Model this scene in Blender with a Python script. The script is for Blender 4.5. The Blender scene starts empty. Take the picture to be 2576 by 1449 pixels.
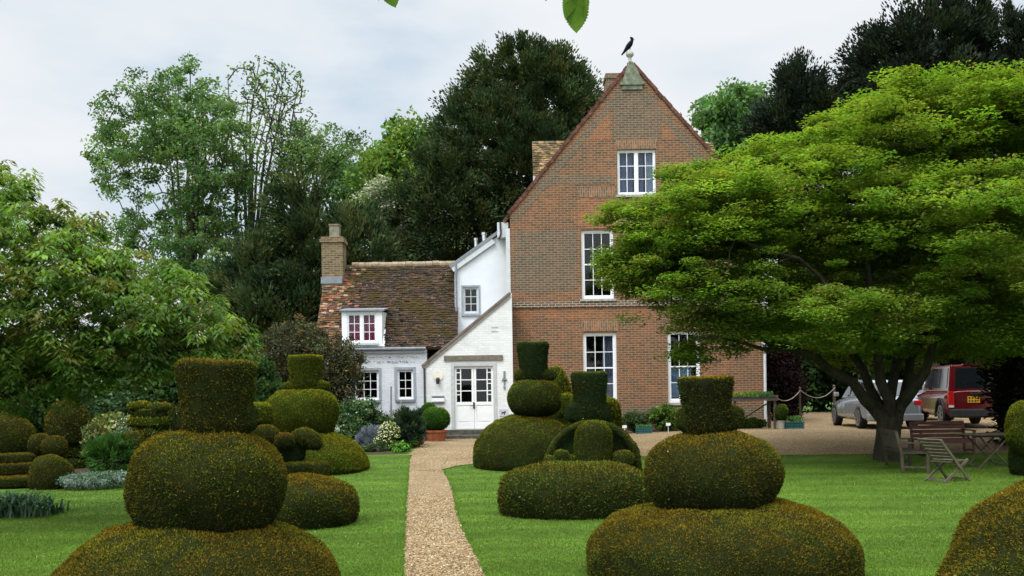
import bpy, bmesh, math, random
import numpy as np
from mathutils import Vector, Matrix, Euler
R = math.radians
random.seed(7)
RNG = np.random.default_rng(11)
SC = bpy.context.scene
COL = SC.collection
# ---------------------------------------------------------------- camera
EYE = 1.8; ROLL = R(0.8); LENS = 35.0
FPX = 2576 * LENS / 36.0; CX, CY = 1288.0, 980.0
cd = bpy.data.cameras.new('camera'); cam = bpy.data.objects.new('camera', cd); COL.objects.link(cam)
cam.location = (0, 0, EYE)
cd.lens = LENS; cd.sensor_width = 36; cd.clip_start = 0.1; cd.clip_end = 6000
cd.shift_y = (CY - 724.5) / 2576
cam.rotation_euler = (Matrix.Rotation(R(90), 3, 'X') @ Matrix.Rotation(-ROLL, 3, 'Z')).to_euler()
SC.camera = cam
# ---------------------------------------------------------------- world: overcast sky
SUN_EL, SUN_AZ = R(55), R(-140)
w = bpy.data.worlds.new('World'); SC.world = w; w.use_nodes = True
nt = w.node_tree; N = nt.nodes; Lk = nt.links; N.clear()
out = N.new('ShaderNodeOutputWorld'); bg = N.new('ShaderNodeBackground')
sky = N.new('ShaderNodeTexSky'); sky.sky_type = 'NISHITA'; sky.sun_disc = False
sky.sun_elevation = SUN_EL; sky.sun_rotation = SUN_AZ % (2 * math.pi); sky.dust_density = 3
tc = N.new('ShaderNodeTexCoord')
mp = N.new('ShaderNodeMapping'); mp.inputs['Scale'].default_value = (1.3, 1.3, 3.6); mp.inputs['Location'].default_value = (3.1, 0.4, 0.2)
Lk.new(tc.outputs['Generated'], mp.inputs['Vector'])
nz = N.new('ShaderNodeTexNoise'); nz.inputs['Scale'].default_value = 2.1; nz.inputs['Detail'].default_value = 6; nz.inputs['Roughness'].default_value = .5
Lk.new(mp.outputs['Vector'], nz.inputs['Vector'])
cr = N.new('ShaderNodeValToRGB'); e = cr.color_ramp.elements
e[0].position = .33; e[0].color = (.62, .745, .86, 1); e[1].position = .54; e[1].color = (.93, .955, .985, 1)
m_ = e.new(.42); m_.color = (.82, .885, .945, 1)
Lk.new(nz.outputs['Fac'], cr.inputs['Fac'])
sx = N.new('ShaderNodeSeparateXYZ'); Lk.new(tc.outputs['Generated'], sx.inputs['Vector'])
mr = N.new('ShaderNodeMapRange'); mr.inputs['From Min'].default_value = .42; mr.inputs['From Max'].default_value = 1
mr.inputs['To Min'].default_value = 1.0; mr.inputs['To Max'].default_value = 2.6
Lk.new(sx.outputs['Z'], mr.inputs['Value'])
# the cloud is brightest round the hidden sun, high behind the camera
dp = N.new('ShaderNodeVectorMath'); dp.operation = 'DOT_PRODUCT'; Lk.new(tc.outputs['Generated'], dp.inputs[0])
dp.inputs[1].default_value = (math.cos(SUN_EL)*math.sin(SUN_AZ), math.cos(SUN_EL)*math.cos(SUN_AZ), math.sin(SUN_EL))
mg = N.new('ShaderNodeMapRange'); mg.interpolation_type = 'SMOOTHSTEP'; mg.inputs['From Min'].default_value = .2; mg.inputs['From Max'].default_value = 1
mg.inputs['To Min'].default_value = 1.0; mg.inputs['To Max'].default_value = 2.3; Lk.new(dp.outputs['Value'], mg.inputs['Value'])
mu = N.new('ShaderNodeMath'); mu.operation = 'MULTIPLY'; Lk.new(mr.outputs['Result'], mu.inputs[0]); Lk.new(mg.outputs['Result'], mu.inputs[1])
vm = N.new('ShaderNodeVectorMath'); vm.operation = 'SCALE'
Lk.new(cr.outputs['Color'], vm.inputs[0]); Lk.new(mu.outputs[0], vm.inputs['Scale'])
vs = N.new('ShaderNodeVectorMath'); vs.operation = 'SCALE'; vs.inputs['Scale'].default_value = .08
Lk.new(sky.outputs['Color'], vs.inputs[0])
mx = N.new('ShaderNodeMix'); mx.data_type = 'RGBA'; mx.inputs['Factor'].default_value = .93
Lk.new(vs.outputs['Vector'], mx.inputs[6]); Lk.new(vm.outputs['Vector'], mx.inputs[7])
Lk.new(mx.outputs[2], bg.inputs['Color']); bg.inputs['Strength'].default_value = 1.0
Lk.new(bg.outputs['Background'], out.inputs['Surface'])
sl = bpy.data.lights.new('sun', 'SUN'); sl.energy = 1.5; sl.angle = R(14); sl.color = (1, .95, .87)
so = bpy.data.objects.new('sun', sl); COL.objects.link(so)
# light comes from behind-left of the camera, high up
sd = Vector((math.cos(SUN_EL) * math.sin(SUN_AZ), math.cos(SUN_EL) * math.cos(SUN_AZ), math.sin(SUN_EL)))
so.rotation_euler = sd.to_track_quat('Z', 'Y').to_euler(); so.location = (0, 0, 60)
SC.view_settings.view_transform = 'Standard'; SC.view_settings.look = 'None'
SC.view_settings.exposure = 0.0; SC.view_settings.gamma = 1.0; SC.view_settings.use_curve_mapping = False
try:
    SC.cycles.max_bounces = 6; SC.cycles.sample_clamp_indirect = 1.5; SC.cycles.diffuse_bounces = 3; SC.cycles.transparent_max_bounces = 12
    SC.cycles.glossy_bounces = 2; SC.cycles.transmission_bounces = 4; SC.cycles.caustics_reflective = False; SC.cycles.caustics_refractive = False
except Exception: pass
# ---------------------------------------------------------------- measuring helpers (photo measure -> metres)
def un(x, y):
    dx = x - CX; dy = y - CY
    return dx - ROLL * dy, dy + ROLL * dx
def P(x, y, Y):
    u, v = un(x, y); return Vector((u * Y / FPX, Y, EYE - v * Y / FPX))
def sm(a, b, t):
    t = np.clip((t - a) / (b - a), 0, 1); return t * t * (3 - 2 * t)
def g(X, Y):
    return 0.28 * sm(20, 28, Y) + 0.17 * sm(1, 8, X) * sm(22, 30, Y)
def G(x, y):
    u, v = un(x, y); h = 0.0
    for _ in range(12):
        Y = FPX * (EYE - h) / v; h = .5 * h + .5 * float(g(u * Y / FPX, Y))
    return Vector((u * Y / FPX, Y, float(g(u * Y / FPX, Y))))
# ---------------------------------------------------------------- object helpers
def tag(o, label=None, cat=None, group=None, kind=None):
    if label: o['label'] = label
    if cat: o['category'] = cat
    if group: o['group'] = group
    if kind: o['kind'] = kind
    return o
def empty(name, loc, label, cat, rz=0, group=None):
    o = bpy.data.objects.new(name, None); COL.objects.link(o); o.location = loc; o.rotation_euler = (0, 0, rz)
    o.empty_display_size = .2
    return tag(o, label, cat, group)
def origin_of(p):
    v = Vector((0, 0, 0))
    while p is not None: v += Vector(p.location); p = p.parent
    return v
def link(name, me, m, parent=None, local=False, smooth=False):
    o = bpy.data.objects.new(name, me); COL.objects.link(o)
    if m: me.materials.append(m)
    if parent is not None:
        o.parent = parent
        if not local:
            me.transform(Matrix.Translation(-origin_of(parent)))
    if smooth: me.polygons.foreach_set('use_smooth', [True] * len(me.polygons))
    return o
class MB:
    def __init__(s): s.v = []; s.f = []
    def add(s, vs, fs):
        b = len(s.v); s.v += [tuple(x) for x in vs]; s.f += [tuple(b + i for i in f) for f in fs]; return s
    def box(s, x0, x1, y0, y1, z0, z1):
        if x0 > x1: x0, x1 = x1, x0
        if y0 > y1: y0, y1 = y1, y0
        if z0 > z1: z0, z1 = z1, z0
        return s.add([(x0,y0,z0),(x1,y0,z0),(x1,y1,z0),(x0,y1,z0),(x0,y0,z1),(x1,y0,z1),(x1,y1,z1),(x0,y1,z1)],
                     [(0,3,2,1),(4,5,6,7),(0,1,5,4),(1,2,6,5),(2,3,7,6),(3,0,4,7)])
    def bar(s, p0, p1, wd, th, up=(0,0,1)):
        p0 = Vector(p0); p1 = Vector(p1); d = (p1 - p0).normalized(); up = Vector(up)
        a = d.cross(up)
        if a.length < 1e-4: a = d.cross(Vector((0,1,0)))
        a.normalize(); b = a.cross(d).normalized(); a *= wd / 2; b *= th / 2
        vs = [p + x for p in (p0, p1) for x in (-a-b, a-b, a+b, -a+b)]
        return s.add(vs, [(0,1,2,3),(7,6,5,4),(0,4,5,1),(1,5,6,2),(2,6,7,3),(3,7,4,0)])
    def prism(s, poly, y0, y1):        # poly of (x,z) clockwise or not; extruded along Y
        n = len(poly)
        ar = sum(poly[i][0]*poly[(i+1)%n][1]-poly[(i+1)%n][0]*poly[i][1] for i in range(n))
        if ar < 0: poly = poly[::-1]
        vs = [(x, y0, z) for x, z in poly] + [(x, y1, z) for x, z in poly]
        return s.add(vs, [tuple(range(n)), tuple(range(2*n-1, n-1, -1))] + [(i, i+n, (i+1)%n+n, (i+1)%n) for i in range(n)])
    def tube(s, pts, rad, n=8, cap=True):
        pts = [Vector(p) for p in pts]; k = len(pts)
        if not hasattr(rad, '__len__'): rad = [rad]*k
        vs = []; a = None
        for i, p in enumerate(pts):
            d = (pts[min(i+1,k-1)] - pts[max(i-1,0)])
            d = d.normalized() if d.length > 1e-9 else Vector((0,0,1))
            if a is None:
                a = d.cross(Vector((0.31,0.2,0.93)))
                if a.length < .1: a = d.cross(Vector((1,0,0)))
            a = (a - d*a.dot(d)); a.normalize(); b = d.cross(a)
            for j in range(n):
                t = 2*math.pi*j/n; vs.append(p + (a*math.cos(t) + b*math.sin(t))*rad[i])
        fs = [(i*n+j, i*n+(j+1)%n, (i+1)*n+(j+1)%n, (i+1)*n+j) for i in range(k-1) for j in range(n)]
        if cap: fs += [tuple(range(n-1,-1,-1)), tuple(range((k-1)*n, k*n))]
        return s.add(vs, fs)
    def lathe(s, prof, c=(0,0,0), n=24, sy=1.0):
        c = Vector(c); k = len(prof); vs = []
        for r, z in prof:
            for j in range(n):
                t = 2*math.pi*j/n; vs.append((c.x + r*math.cos(t), c.y + r*sy*math.sin(t), c.z + z))
        fs = [(i*n+j, i*n+(j+1)%n, (i+1)*n+(j+1)%n, (i+1)*n+j) for i in range(k-1) for j in range(n)]
        fs += [tuple(range(n-1,-1,-1)), tuple(range((k-1)*n, k*n))]
        return s.add(vs, fs)
    def mesh(s, name='m'):
        me = bpy.data.meshes.new(name); me.from_pydata(s.v, [], s.f); me.update(); return me
    def build(s, name, m, parent=None, label=None, local=False, smooth=False, bevel=0):
        o = link(name, s.mesh(name), m, parent, local, smooth)
        if label: o['label'] = label
        if bevel:
            bv = o.modifiers.new('bevel', 'BEVEL'); bv.width = bevel; bv.segments = 2; bv.limit_method = 'ANGLE'
        return o
def cut(o, cutter):                     # carve real openings out of a solid
    me = cutter.mesh('c'); c = bpy.data.objects.new('c', me); COL.objects.link(c)
    if o.parent: me.transform(Matrix.Translation(-origin_of(o.parent)))
    c.parent = o.parent
    md = o.modifiers.new('b', 'BOOLEAN'); md.operation = 'DIFFERENCE'; md.solver = 'EXACT'; md.object = c
    bpy.context.view_layer.update()
    ev = o.evaluated_get(bpy.context.evaluated_depsgraph_get())
    nm = bpy.data.meshes.new_from_object(ev); o.modifiers.remove(md); o.data = nm
    bpy.data.objects.remove(c)
# ---------------------------------------------------------------- materials
def new_mat(name):
    m = bpy.data.materials.new(name); m.use_nodes = True; t = m.node_tree
    return m, t, t.nodes, t.links, t.nodes['Principled BSDF']
def mixc(t, a, b, fac, mode='MIX'):
    n = t.nodes.new('ShaderNodeMix'); n.data_type = 'RGBA'; n.blend_type = mode
    for i, v in ((6, a), (7, b), (0, fac)):
        if isinstance(v, (tuple, list)): n.inputs[i].default_value = (*v[:3], 1)
        elif isinstance(v, (int, float)): n.inputs[i].default_value = v
        else: t.links.new(v, n.inputs[i])
    return n.outputs[2]
def noise(t, scale, detail=4, vec=None, rough=.6, dist=0):
    n = t.nodes.new('ShaderNodeTexNoise'); n.inputs['Scale'].default_value = scale; n.inputs['Detail'].default_value = detail
    n.inputs['Roughness'].default_value = rough; n.inputs['Distortion'].default_value = dist
    if vec is None:
        c = t.nodes.new('ShaderNodeTexCoord'); vec = c.outputs['Object']
    t.links.new(vec, n.inputs['Vector']); return n.outputs['Fac']
def ramp(t, fac, stops):
    n = t.nodes.new('ShaderNodeValToRGB'); e = n.color_ramp.elements
    while len(e) < len(stops): e.new(.5)
    for q, (p, c) in zip(e, stops):
        q.position = p; q.color = (*c, 1) if hasattr(c, '__len__') else (c, c, c, 1)
    t.links.new(fac, n.inputs['Fac']); return n.outputs['Color']
def bump(t, h, p, strength=.4, dist=.02):
    b = t.nodes.new('ShaderNodeBump'); b.inputs['Strength'].default_value = strength; b.inputs['Distance'].default_value = dist
    t.links.new(h, b.inputs['Height']); t.links.new(b.outputs['Normal'], p.inputs['Normal'])
def plain(name, col, rough=.6, spec=.3, metal=0, var=.25, scale=6, emit=None):
    m, t, n, l, p = new_mat(name)
    f = noise(t, scale, 5)
    lo = tuple(c*(1-var) for c in col); hi = tuple(min(1, c*(1+var)) for c in col)
    l.new(ramp(t, f, [(.3, lo), (.7, hi)]), p.inputs['Base Color'])
    p.inputs['Roughness'].default_value = rough; p.inputs['Specular IOR Level'].default_value = spec; p.inputs['Metallic'].default_value = metal
    return m
def bark_mat(name, col):
    m, t, n, l, p = new_mat(name); c = n.new('ShaderNodeTexCoord'); mp = n.new('ShaderNodeMapping'); mp.inputs['Scale'].default_value = (1, 1, .22); l.new(c.outputs['Object'], mp.inputs[0])
    f = noise(t, 14, 6, mp.outputs[0], .7, 1.0); b = noise(t, 2.2, 4)
    a = ramp(t, f, [(.3, tuple(q*.45 for q in col)), (.55, col), (.72, tuple(q*1.7 for q in col))]); a = mixc(t, a, (.05,.06,.03), ramp(t, b, [(.5, 0.0), (.68, .55)]))
    l.new(a, p.inputs['Base Color']); p.inputs['Roughness'].default_value = .95; p.inputs['Specular IOR Level'].default_value = .1; bump(t, f, p, .9, .05); return m
def leaf_mat(name, trans=.3, spec=0):
    m = bpy.data.materials.new(name); m.use_nodes = True; t = m.node_tree; t.nodes.clear(); l = t.links
    o = t.nodes.new('ShaderNodeOutputMaterial'); a = t.nodes.new('ShaderNodeAttribute'); a.attribute_name = 'col'
    d = t.nodes.new('ShaderNodeBsdfDiffuse'); l.new(a.outputs['Color'], d.inputs['Color'])
    last = d.outputs[0]
    if trans:
        tr = t.nodes.new('ShaderNodeBsdfTranslucent')
        l.new(mixc(t, a.outputs['Color'], (.9, 1.0, .25), 1.0, 'MULTIPLY'), tr.inputs['Color'])
        x = t.nodes.new('ShaderNodeMixShader'); x.inputs[0].default_value = trans
        l.new(last, x.inputs[1]); l.new(tr.outputs[0], x.inputs[2]); last = x.outputs[0]
    if spec:
        gl = t.nodes.new('ShaderNodeBsdfGlossy'); gl.inputs['Roughness'].default_value = .45; gl.inputs['Color'].default_value = (.8,.85,.9,1)
        x = t.nodes.new('ShaderNodeMixShader'); x.inputs[0].default_value = spec
        l.new(last, x.inputs[1]); l.new(gl.outputs[0], x.inputs[2]); last = x.outputs[0]
    l.new(last, o.inputs['Surface']); return m
def wallvec(t, zs=1.0):                 # (along wall, height) whichever way the wall faces
    c = t.nodes.new('ShaderNodeTexCoord'); s = t.nodes.new('ShaderNodeSeparateXYZ'); t.links.new(c.outputs['Object'], s.inputs[0])
    gm = t.nodes.new('ShaderNodeNewGeometry'); q = t.nodes.new('ShaderNodeSeparateXYZ'); t.links.new(gm.outputs['Normal'], q.inputs[0])
    ab = t.nodes.new('ShaderNodeMath'); ab.operation = 'ABSOLUTE'; t.links.new(q.outputs['X'], ab.inputs[0])
    gt = t.nodes.new('ShaderNodeMath'); gt.operation = 'GREATER_THAN'; gt.inputs[1].default_value = .7; t.links.new(ab.outputs[0], gt.inputs[0])
    mxx = t.nodes.new('ShaderNodeMix'); t.links.new(gt.outputs[0], mxx.inputs[0]); t.links.new(s.outputs['X'], mxx.inputs[2]); t.links.new(s.outputs['Y'], mxx.inputs[3])
    cb = t.nodes.new('ShaderNodeCombineXYZ'); t.links.new(mxx.outputs[0], cb.inputs[0])
    t.links.new(s.outputs['Z'], cb.inputs[1]); return cb.outputs[0]
def brick_mat(name, c1, c2, c3, mortar=(.42,.36,.29), bw=.225, rh=.075, soldier=False, white=False, ms=.011, patch=.5):
    m, t, n, l, p = new_mat(name)
    vec = wallvec(t)
    if soldier:
        mp = n.new('ShaderNodeMapping'); mp.inputs['Rotation'].default_value = (0,0,R(90)); l.new(vec, mp.inputs[0]); vec = mp.outputs[0]
    b = n.new('ShaderNodeTexBrick'); b.inputs['Scale'].default_value = 1; b.inputs['Mortar Size'].default_value = ms
    b.inputs['Brick Width'].default_value = bw; b.inputs['Row Height'].default_value = rh; b.inputs['Bias'].default_value = 0
    b.inputs['Mortar Smooth'].default_value = .2
    b.inputs['Color1'].default_value = (0,0,0,1); b.inputs['Color2'].default_value = (1,1,1,1); b.inputs['Mortar'].default_value = (.5,.5,.5,1)
    l.new(vec, b.inputs['Vector'])
    big = noise(t, .8, 6, vec, .7)
    bc = ramp(t, b.outputs['Color'], [(0, c3), (.25, c1), (.5, c2), (.75, c1), (1, tuple(min(1,q*1.25) for q in c2))])
    tone = ramp(t, big, [(.38, c3), (.5, c1), (.60, c2), (.68, tuple(q*1.15 for q in c2))])
    bc = mixc(t, bc, tone, patch)
    fine = ramp(t, noise(t, 7, 6, vec, .75), [(.3, .50), (.7, 1.40)])
    bc = mixc(t, bc, fine, 1.0, 'MULTIPLY')
    l.new(mixc(t, bc, mortar, b.outputs['Fac']), p.inputs['Base Color'])
    p.inputs['Roughness'].default_value = .9; p.inputs['Specular IOR Level'].default_value = .15
    iv = n.new('ShaderNodeMath'); iv.operation = 'SUBTRACT'; iv.inputs[0].default_value = 1; l.new(b.outputs['Fac'], iv.inputs[1])
    bump(t, iv.outputs[0], p, .6, .01)
    return m
def painted_brick(name, col, dirt=(.32,.33,.34)):
    m, t, n, l, p = new_mat(name); vec = wallvec(t)
    b = n.new('ShaderNodeTexBrick'); b.inputs['Scale'].default_value = 1; b.inputs['Mortar Size'].default_value = .009
    b.inputs['Brick Width'].default_value = .225; b.inputs['Row Height'].default_value = .075; b.inputs['Mortar Smooth'].default_value = .6
    b.inputs['Color1'].default_value = (.9,.9,.9,1); b.inputs['Color2'].default_value = (1,1,1,1); b.inputs['Mortar'].default_value = (.86,.86,.86,1)
    l.new(vec, b.inputs['Vector'])
    f = ramp(t, noise(t, 1.4, 6, vec, .7), [(.28, tuple(c*.82 for c in col)), (.6, col)])
    c = mixc(t, f, b.outputs['Color'], 1.0, 'MULTIPLY')
    sp = ramp(t, noise(t, 16, 6, vec, .75), [(.68, 0.0), (.74, 1.0)])
    c = mixc(t, c, dirt, sp)
    l.new(c, p.inputs['Base Color']); p.inputs['Roughness'].default_value = .6; p.inputs['Specular IOR Level'].default_value = .2
    iv = n.new('ShaderNodeMath'); iv.operation = 'SUBTRACT'; iv.inputs[0].default_value = 1; l.new(b.outputs['Fac'], iv.inputs[1])
    bump(t, iv.outputs[0], p, .5, .008); return m
def glass_mat(name, tint=(.8,.85,.88), refl=.12):
    m = bpy.data.materials.new(name); m.use_nodes = True; t = m.node_tree; t.nodes.clear(); l = t.links
    o = t.nodes.new('ShaderNodeOutputMaterial'); tr = t.nodes.new('ShaderNodeBsdfTransparent'); tr.inputs[0].default_value = (*tint,1)
    gl = t.nodes.new('ShaderNodeBsdfGlossy'); gl.inputs['Roughness'].default_value = .03
    x = t.nodes.new('ShaderNodeMixShader'); x.inputs[0].default_value = refl
    l.new(tr.outputs[0], x.inputs[1]); l.new(gl.outputs[0], x.inputs[2]); l.new(x.outputs[0], o.inputs['Surface']); return m
# ---------------------------------------------------------------- foliage
def nrmz(a): return a / np.maximum(np.linalg.norm(a, axis=1, keepdims=True), 1e-9)
def add_leafmesh(name, verts, loops_per, cols, m, parent, extra=None):
    """verts (n, k, 3) polygons of k corners with a colour each; extra = (V, F, colour) for a solid underneath"""
    n, k, _ = verts.shape; V = verts.reshape(-1, 3); nv = n*k; ls = np.arange(nv); st = np.arange(n)*k; tot = np.full(n, k); C = cols
    if extra is not None:
        eV, eF, eC = extra; fl = np.concatenate([np.array(f) for f in eF]) + nv; ft = np.array([len(f) for f in eF])
        st = np.concatenate([st, nv + np.concatenate([[0], np.cumsum(ft)[:-1]])]); ls = np.concatenate([ls, fl]); tot = np.concatenate([tot, ft])
        V = np.concatenate([V, eV]); C = np.concatenate([C, eC])
    if parent is not None: V = V - np.array(origin_of(parent))
    me = bpy.data.meshes.new(name); me.vertices.add(len(V)); me.vertices.foreach_set('co', V.astype(np.float32).ravel())
    me.loops.add(len(ls)); me.loops.foreach_set('vertex_index', ls.astype(np.int32))
    me.polygons.add(len(st)); me.polygons.foreach_set('loop_start', st.astype(np.int32))
    try: me.polygons.foreach_set('loop_total', tot.astype(np.int32))
    except Exception: pass
    me.update(calc_edges=True)
    at = me.attributes.new('col', 'FLOAT_COLOR', 'FACE')
    c4 = np.ones((len(C), 4), np.float32); c4[:, :3] = np.clip(C, 0, 1); at.data.foreach_set('color', c4.ravel())
    me.materials.append(m); o = bpy.data.objects.new(name, me); COL.objects.link(o)
    if parent is not None: o.parent = parent
    return o
def leaf_quads(C, T, Nn, L, W, fold=.0):
    """pointed leaves: base, side, tip, side"""
    T = nrmz(T); S = nrmz(np.cross(T, Nn)); U = np.cross(S, T)
    L = np.asarray(L).reshape(-1, 1)*np.ones((len(C), 1)); W = np.asarray(W).reshape(-1, 1)*np.ones((len(C), 1))
    v = np.stack([C - T*L*.5, C + S*W*.5 - T*L*.06 + U*W*fold, C + T*L*.5 - U*L*.08, C - S*W*.5 - T*L*.06 + U*W*fold], axis=1)
    return v
def unit(n): return nrmz(RNG.normal(size=(n, 3)))
def sample_ells(ells, n, shell=.55, top=0):
    """ells: list (centre, (rx,ry,rz)); points in the outer part of the union"""
    wt = np.array([(r[0]*r[2])**1.0 for c, r in ells]); wt /= wt.sum()
    idx = RNG.choice(len(ells), n, p=wt); d = unit(n)
    if top: d[:, 2] = np.where(RNG.random(n) < top, np.abs(d[:, 2]), d[:, 2])
    rad = (shell**3 + (1 - shell**3)*RNG.random(n))**(1/3)
    c = np.array([tuple(ells[i][0]) for i in idx]); r = np.array([ells[i][1] for i in idx])
    return c + d*r*rad[:, None], d, rad
def pe(x0, y0, x1, y1, Y, ry=None):
    c = P((x0+x1)/2, (y0+y1)/2, Y); rx = (x1-x0)/2*Y/FPX; rz = (y1-y0)/2*Y/FPX
    return (c, (rx, ry if ry else rx, rz))
def palette(cols, n, k=None, var=.18):
    cols = np.array(cols); i = RNG.integers(0, len(cols), n) if k is None else k
    return cols[i]*(1 + var*RNG.normal(size=(n, 1)))
def clump_leaves(cc, cd_, per, cr, flat, L, W, cols, mode='rand', lowdark=None, cvar=.22):
    n = len(cc); tot = n*per; ci = np.repeat(np.arange(n), per)
    off = unit(tot)*(RNG.random((tot, 1))**.45); sc = cr*(.6 + .8*RNG.random(n))[ci][:, None]
    off = off*sc; off[:, 2] *= flat
    C = cc[ci] + off
    if mode == 'spray':     # shoots pointing outwards and up
        T = nrmz(cd_[ci]*1.0 + np.array([0,0,.35]) + .55*unit(tot)); C = cc[ci] + T*RNG.random((tot,1))*sc*1.5 + unit(tot)*sc*.22
        Nn = unit(tot)
    elif mode == 'droop':
        h = off.copy(); h[:, 2] = 0; T = nrmz(nrmz(h + 1e-4) + np.array([0,0,-.55]) + .3*unit(tot)); Nn = nrmz(np.array([0,0,1.]) + .35*unit(tot))
    elif mode == 'flat':
        T = nrmz(unit(tot)*np.array([1,1,.25])); Nn = nrmz(np.array([0,0,1.]) + .45*unit(tot))
    else:
        T = unit(tot); Nn = nrmz(np.array([0,0,.5]) + unit(tot))
    ck = RNG.integers(0, len(cols), n)
    base = np.array(cols)[ck]*(1 + cvar*RNG.normal(size=(n,1)))
    col = np.abs(base[ci]*(1 + .2*RNG.normal(size=(tot,1))) + .012*RNG.normal(size=(tot,3))*np.array([1,.6,.3])*base[ci]*10)
    ln = L*(.7 + .6*RNG.random(tot)); wd = W*(.7 + .6*RNG.random(tot))
    return leaf_quads(C, T, Nn, ln, wd, .12), col
def skeleton(mb, base, forks, targets, r0, r1=.012, sag=0, seg=3, n=5, wob=.08, tr=None):
    """limbs: forks = list of (points, radii) thick tubes, then every target is tied to the nearest node"""
    nodes = []; rad = []
    for pts, rr in forks:
        mb.tube(pts, rr, 10)
        pts = [Vector(p) for p in pts]
        for i in range(len(pts)-1):
            for q in (0, .33, .66):
                nodes.append(pts[i].lerp(pts[i+1], q)); rad.append(rr[i]*(1-q)+rr[i+1]*q)
        nodes.append(pts[-1]); rad.append(rr[-1])
    nodes = np.array([tuple(p) for p in nodes]); rad = np.array(rad)
    order = np.argsort(np.linalg.norm(targets - np.array(base), axis=1))
    b = np.array(base)
    for i in order:
        tg = targets[i]; d = np.linalg.norm(nodes - tg, axis=1)
        pen = np.where(rad < r1*1.5, .3, 0) + .12*np.abs(np.linalg.norm(nodes-b, axis=1) - 0)*0
        j = int(np.argmin(d + pen)); p0 = nodes[j]; ra = min(rad[j]*.72, r0*.45, .012 + d[j]*.022)
        ra = max(ra, r1); pts = []
        for q in range(seg+1):
            u = q/seg; p = p0*(1-u) + tg*u; p = p + RNG.normal(size=3)*wob*d[j]*(u*(1-u)*2); p[2] += sag*d[j]*u*(1-u)*2
            pts.append(p)
        rr = [ra*(1-u/seg) + r1*.6*(u/seg) for u in range(seg+1)]
        mb.tube([tuple(p) for p in pts], rr, n if ra > .03 else 4, cap=False)
        nodes = np.concatenate([nodes, np.array(pts[1:])]); rad = np.concatenate([rad, np.array(rr[1:])])
# ---------------------------------------------------------------- clipped yew (topiary)
def superprof(rx, rz, n, k=22, flat_bottom=False):
    pr = []
    for i in range(k+1):
        t = math.pi*(i/k)
        c = -math.cos(t); s_ = max(math.sin(t), 1e-3)
        z = rz*math.copysign(abs(c)**(2/n), c); r = rx*s_**(2/n); pr.append((max(r, .002), z))
    return pr
def domeprof(rx, h, n=2.4, foot=.88, k=20, hb=.28):
    """base dome: widest at hb of the height, narrower foot"""
    pr = []
    for i in range(6):
        u = i/5; pr.append((rx*(foot + (1-foot)*math.sin(u*math.pi/2)), h*hb*u))
    for i in range(1, k+1):
        t = (math.pi/2)*i/k; pr.append((max(rx*math.cos(t)**(2/n), .002), h*hb + h*(1-hb)*math.sin(t)**(2/n)))
    return pr
def lathe_vf(prof, c, n=44, sy=1.0, wob=.03, seed=0, pts=None):
    mb = MB(); mb.lathe(prof, c, n, sy)
    V = np.array(mb.v); ph = seed*1.7; c = np.array(c)
    d = V - c; f = 1 + wob*(np.sin(d[:,0]*4.1+ph) * np.sin(d[:,1]*3.7+ph*2) + .5*np.sin(d[:,2]*7+d[:,0]*5+ph*3))
    d[:, :2] *= f[:, None]; d[:, 2] *= (1 + wob*.4*np.sin(d[:,0]*3+ph)); V = c + d; V = V + .010*(np.sin(V[:,0:1]*13+ph)*np.sin(V[:,1:2]*11+V[:,2:3]*12+ph)+.8*np.sin(V[:,0:1]*7.7+V[:,2:3]*8.9+ph*2))*nrmz(d)*min(1.5, .6+abs(prof[len(prof)//2][0]))
    return V, mb.f
def vf_join(parts):
    Vs = []; Fs = []; b = 0
    for V, F in parts:
        Vs.append(V); Fs += [tuple(i+b for i in f) for f in F]; b += len(V)
    return np.concatenate(Vs), Fs
YEW_LIT_TIP = (.150, .082, .010); YEW_MID = (.060, .050, .008); YEW_DARK = (.022, .027, .008)
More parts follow.
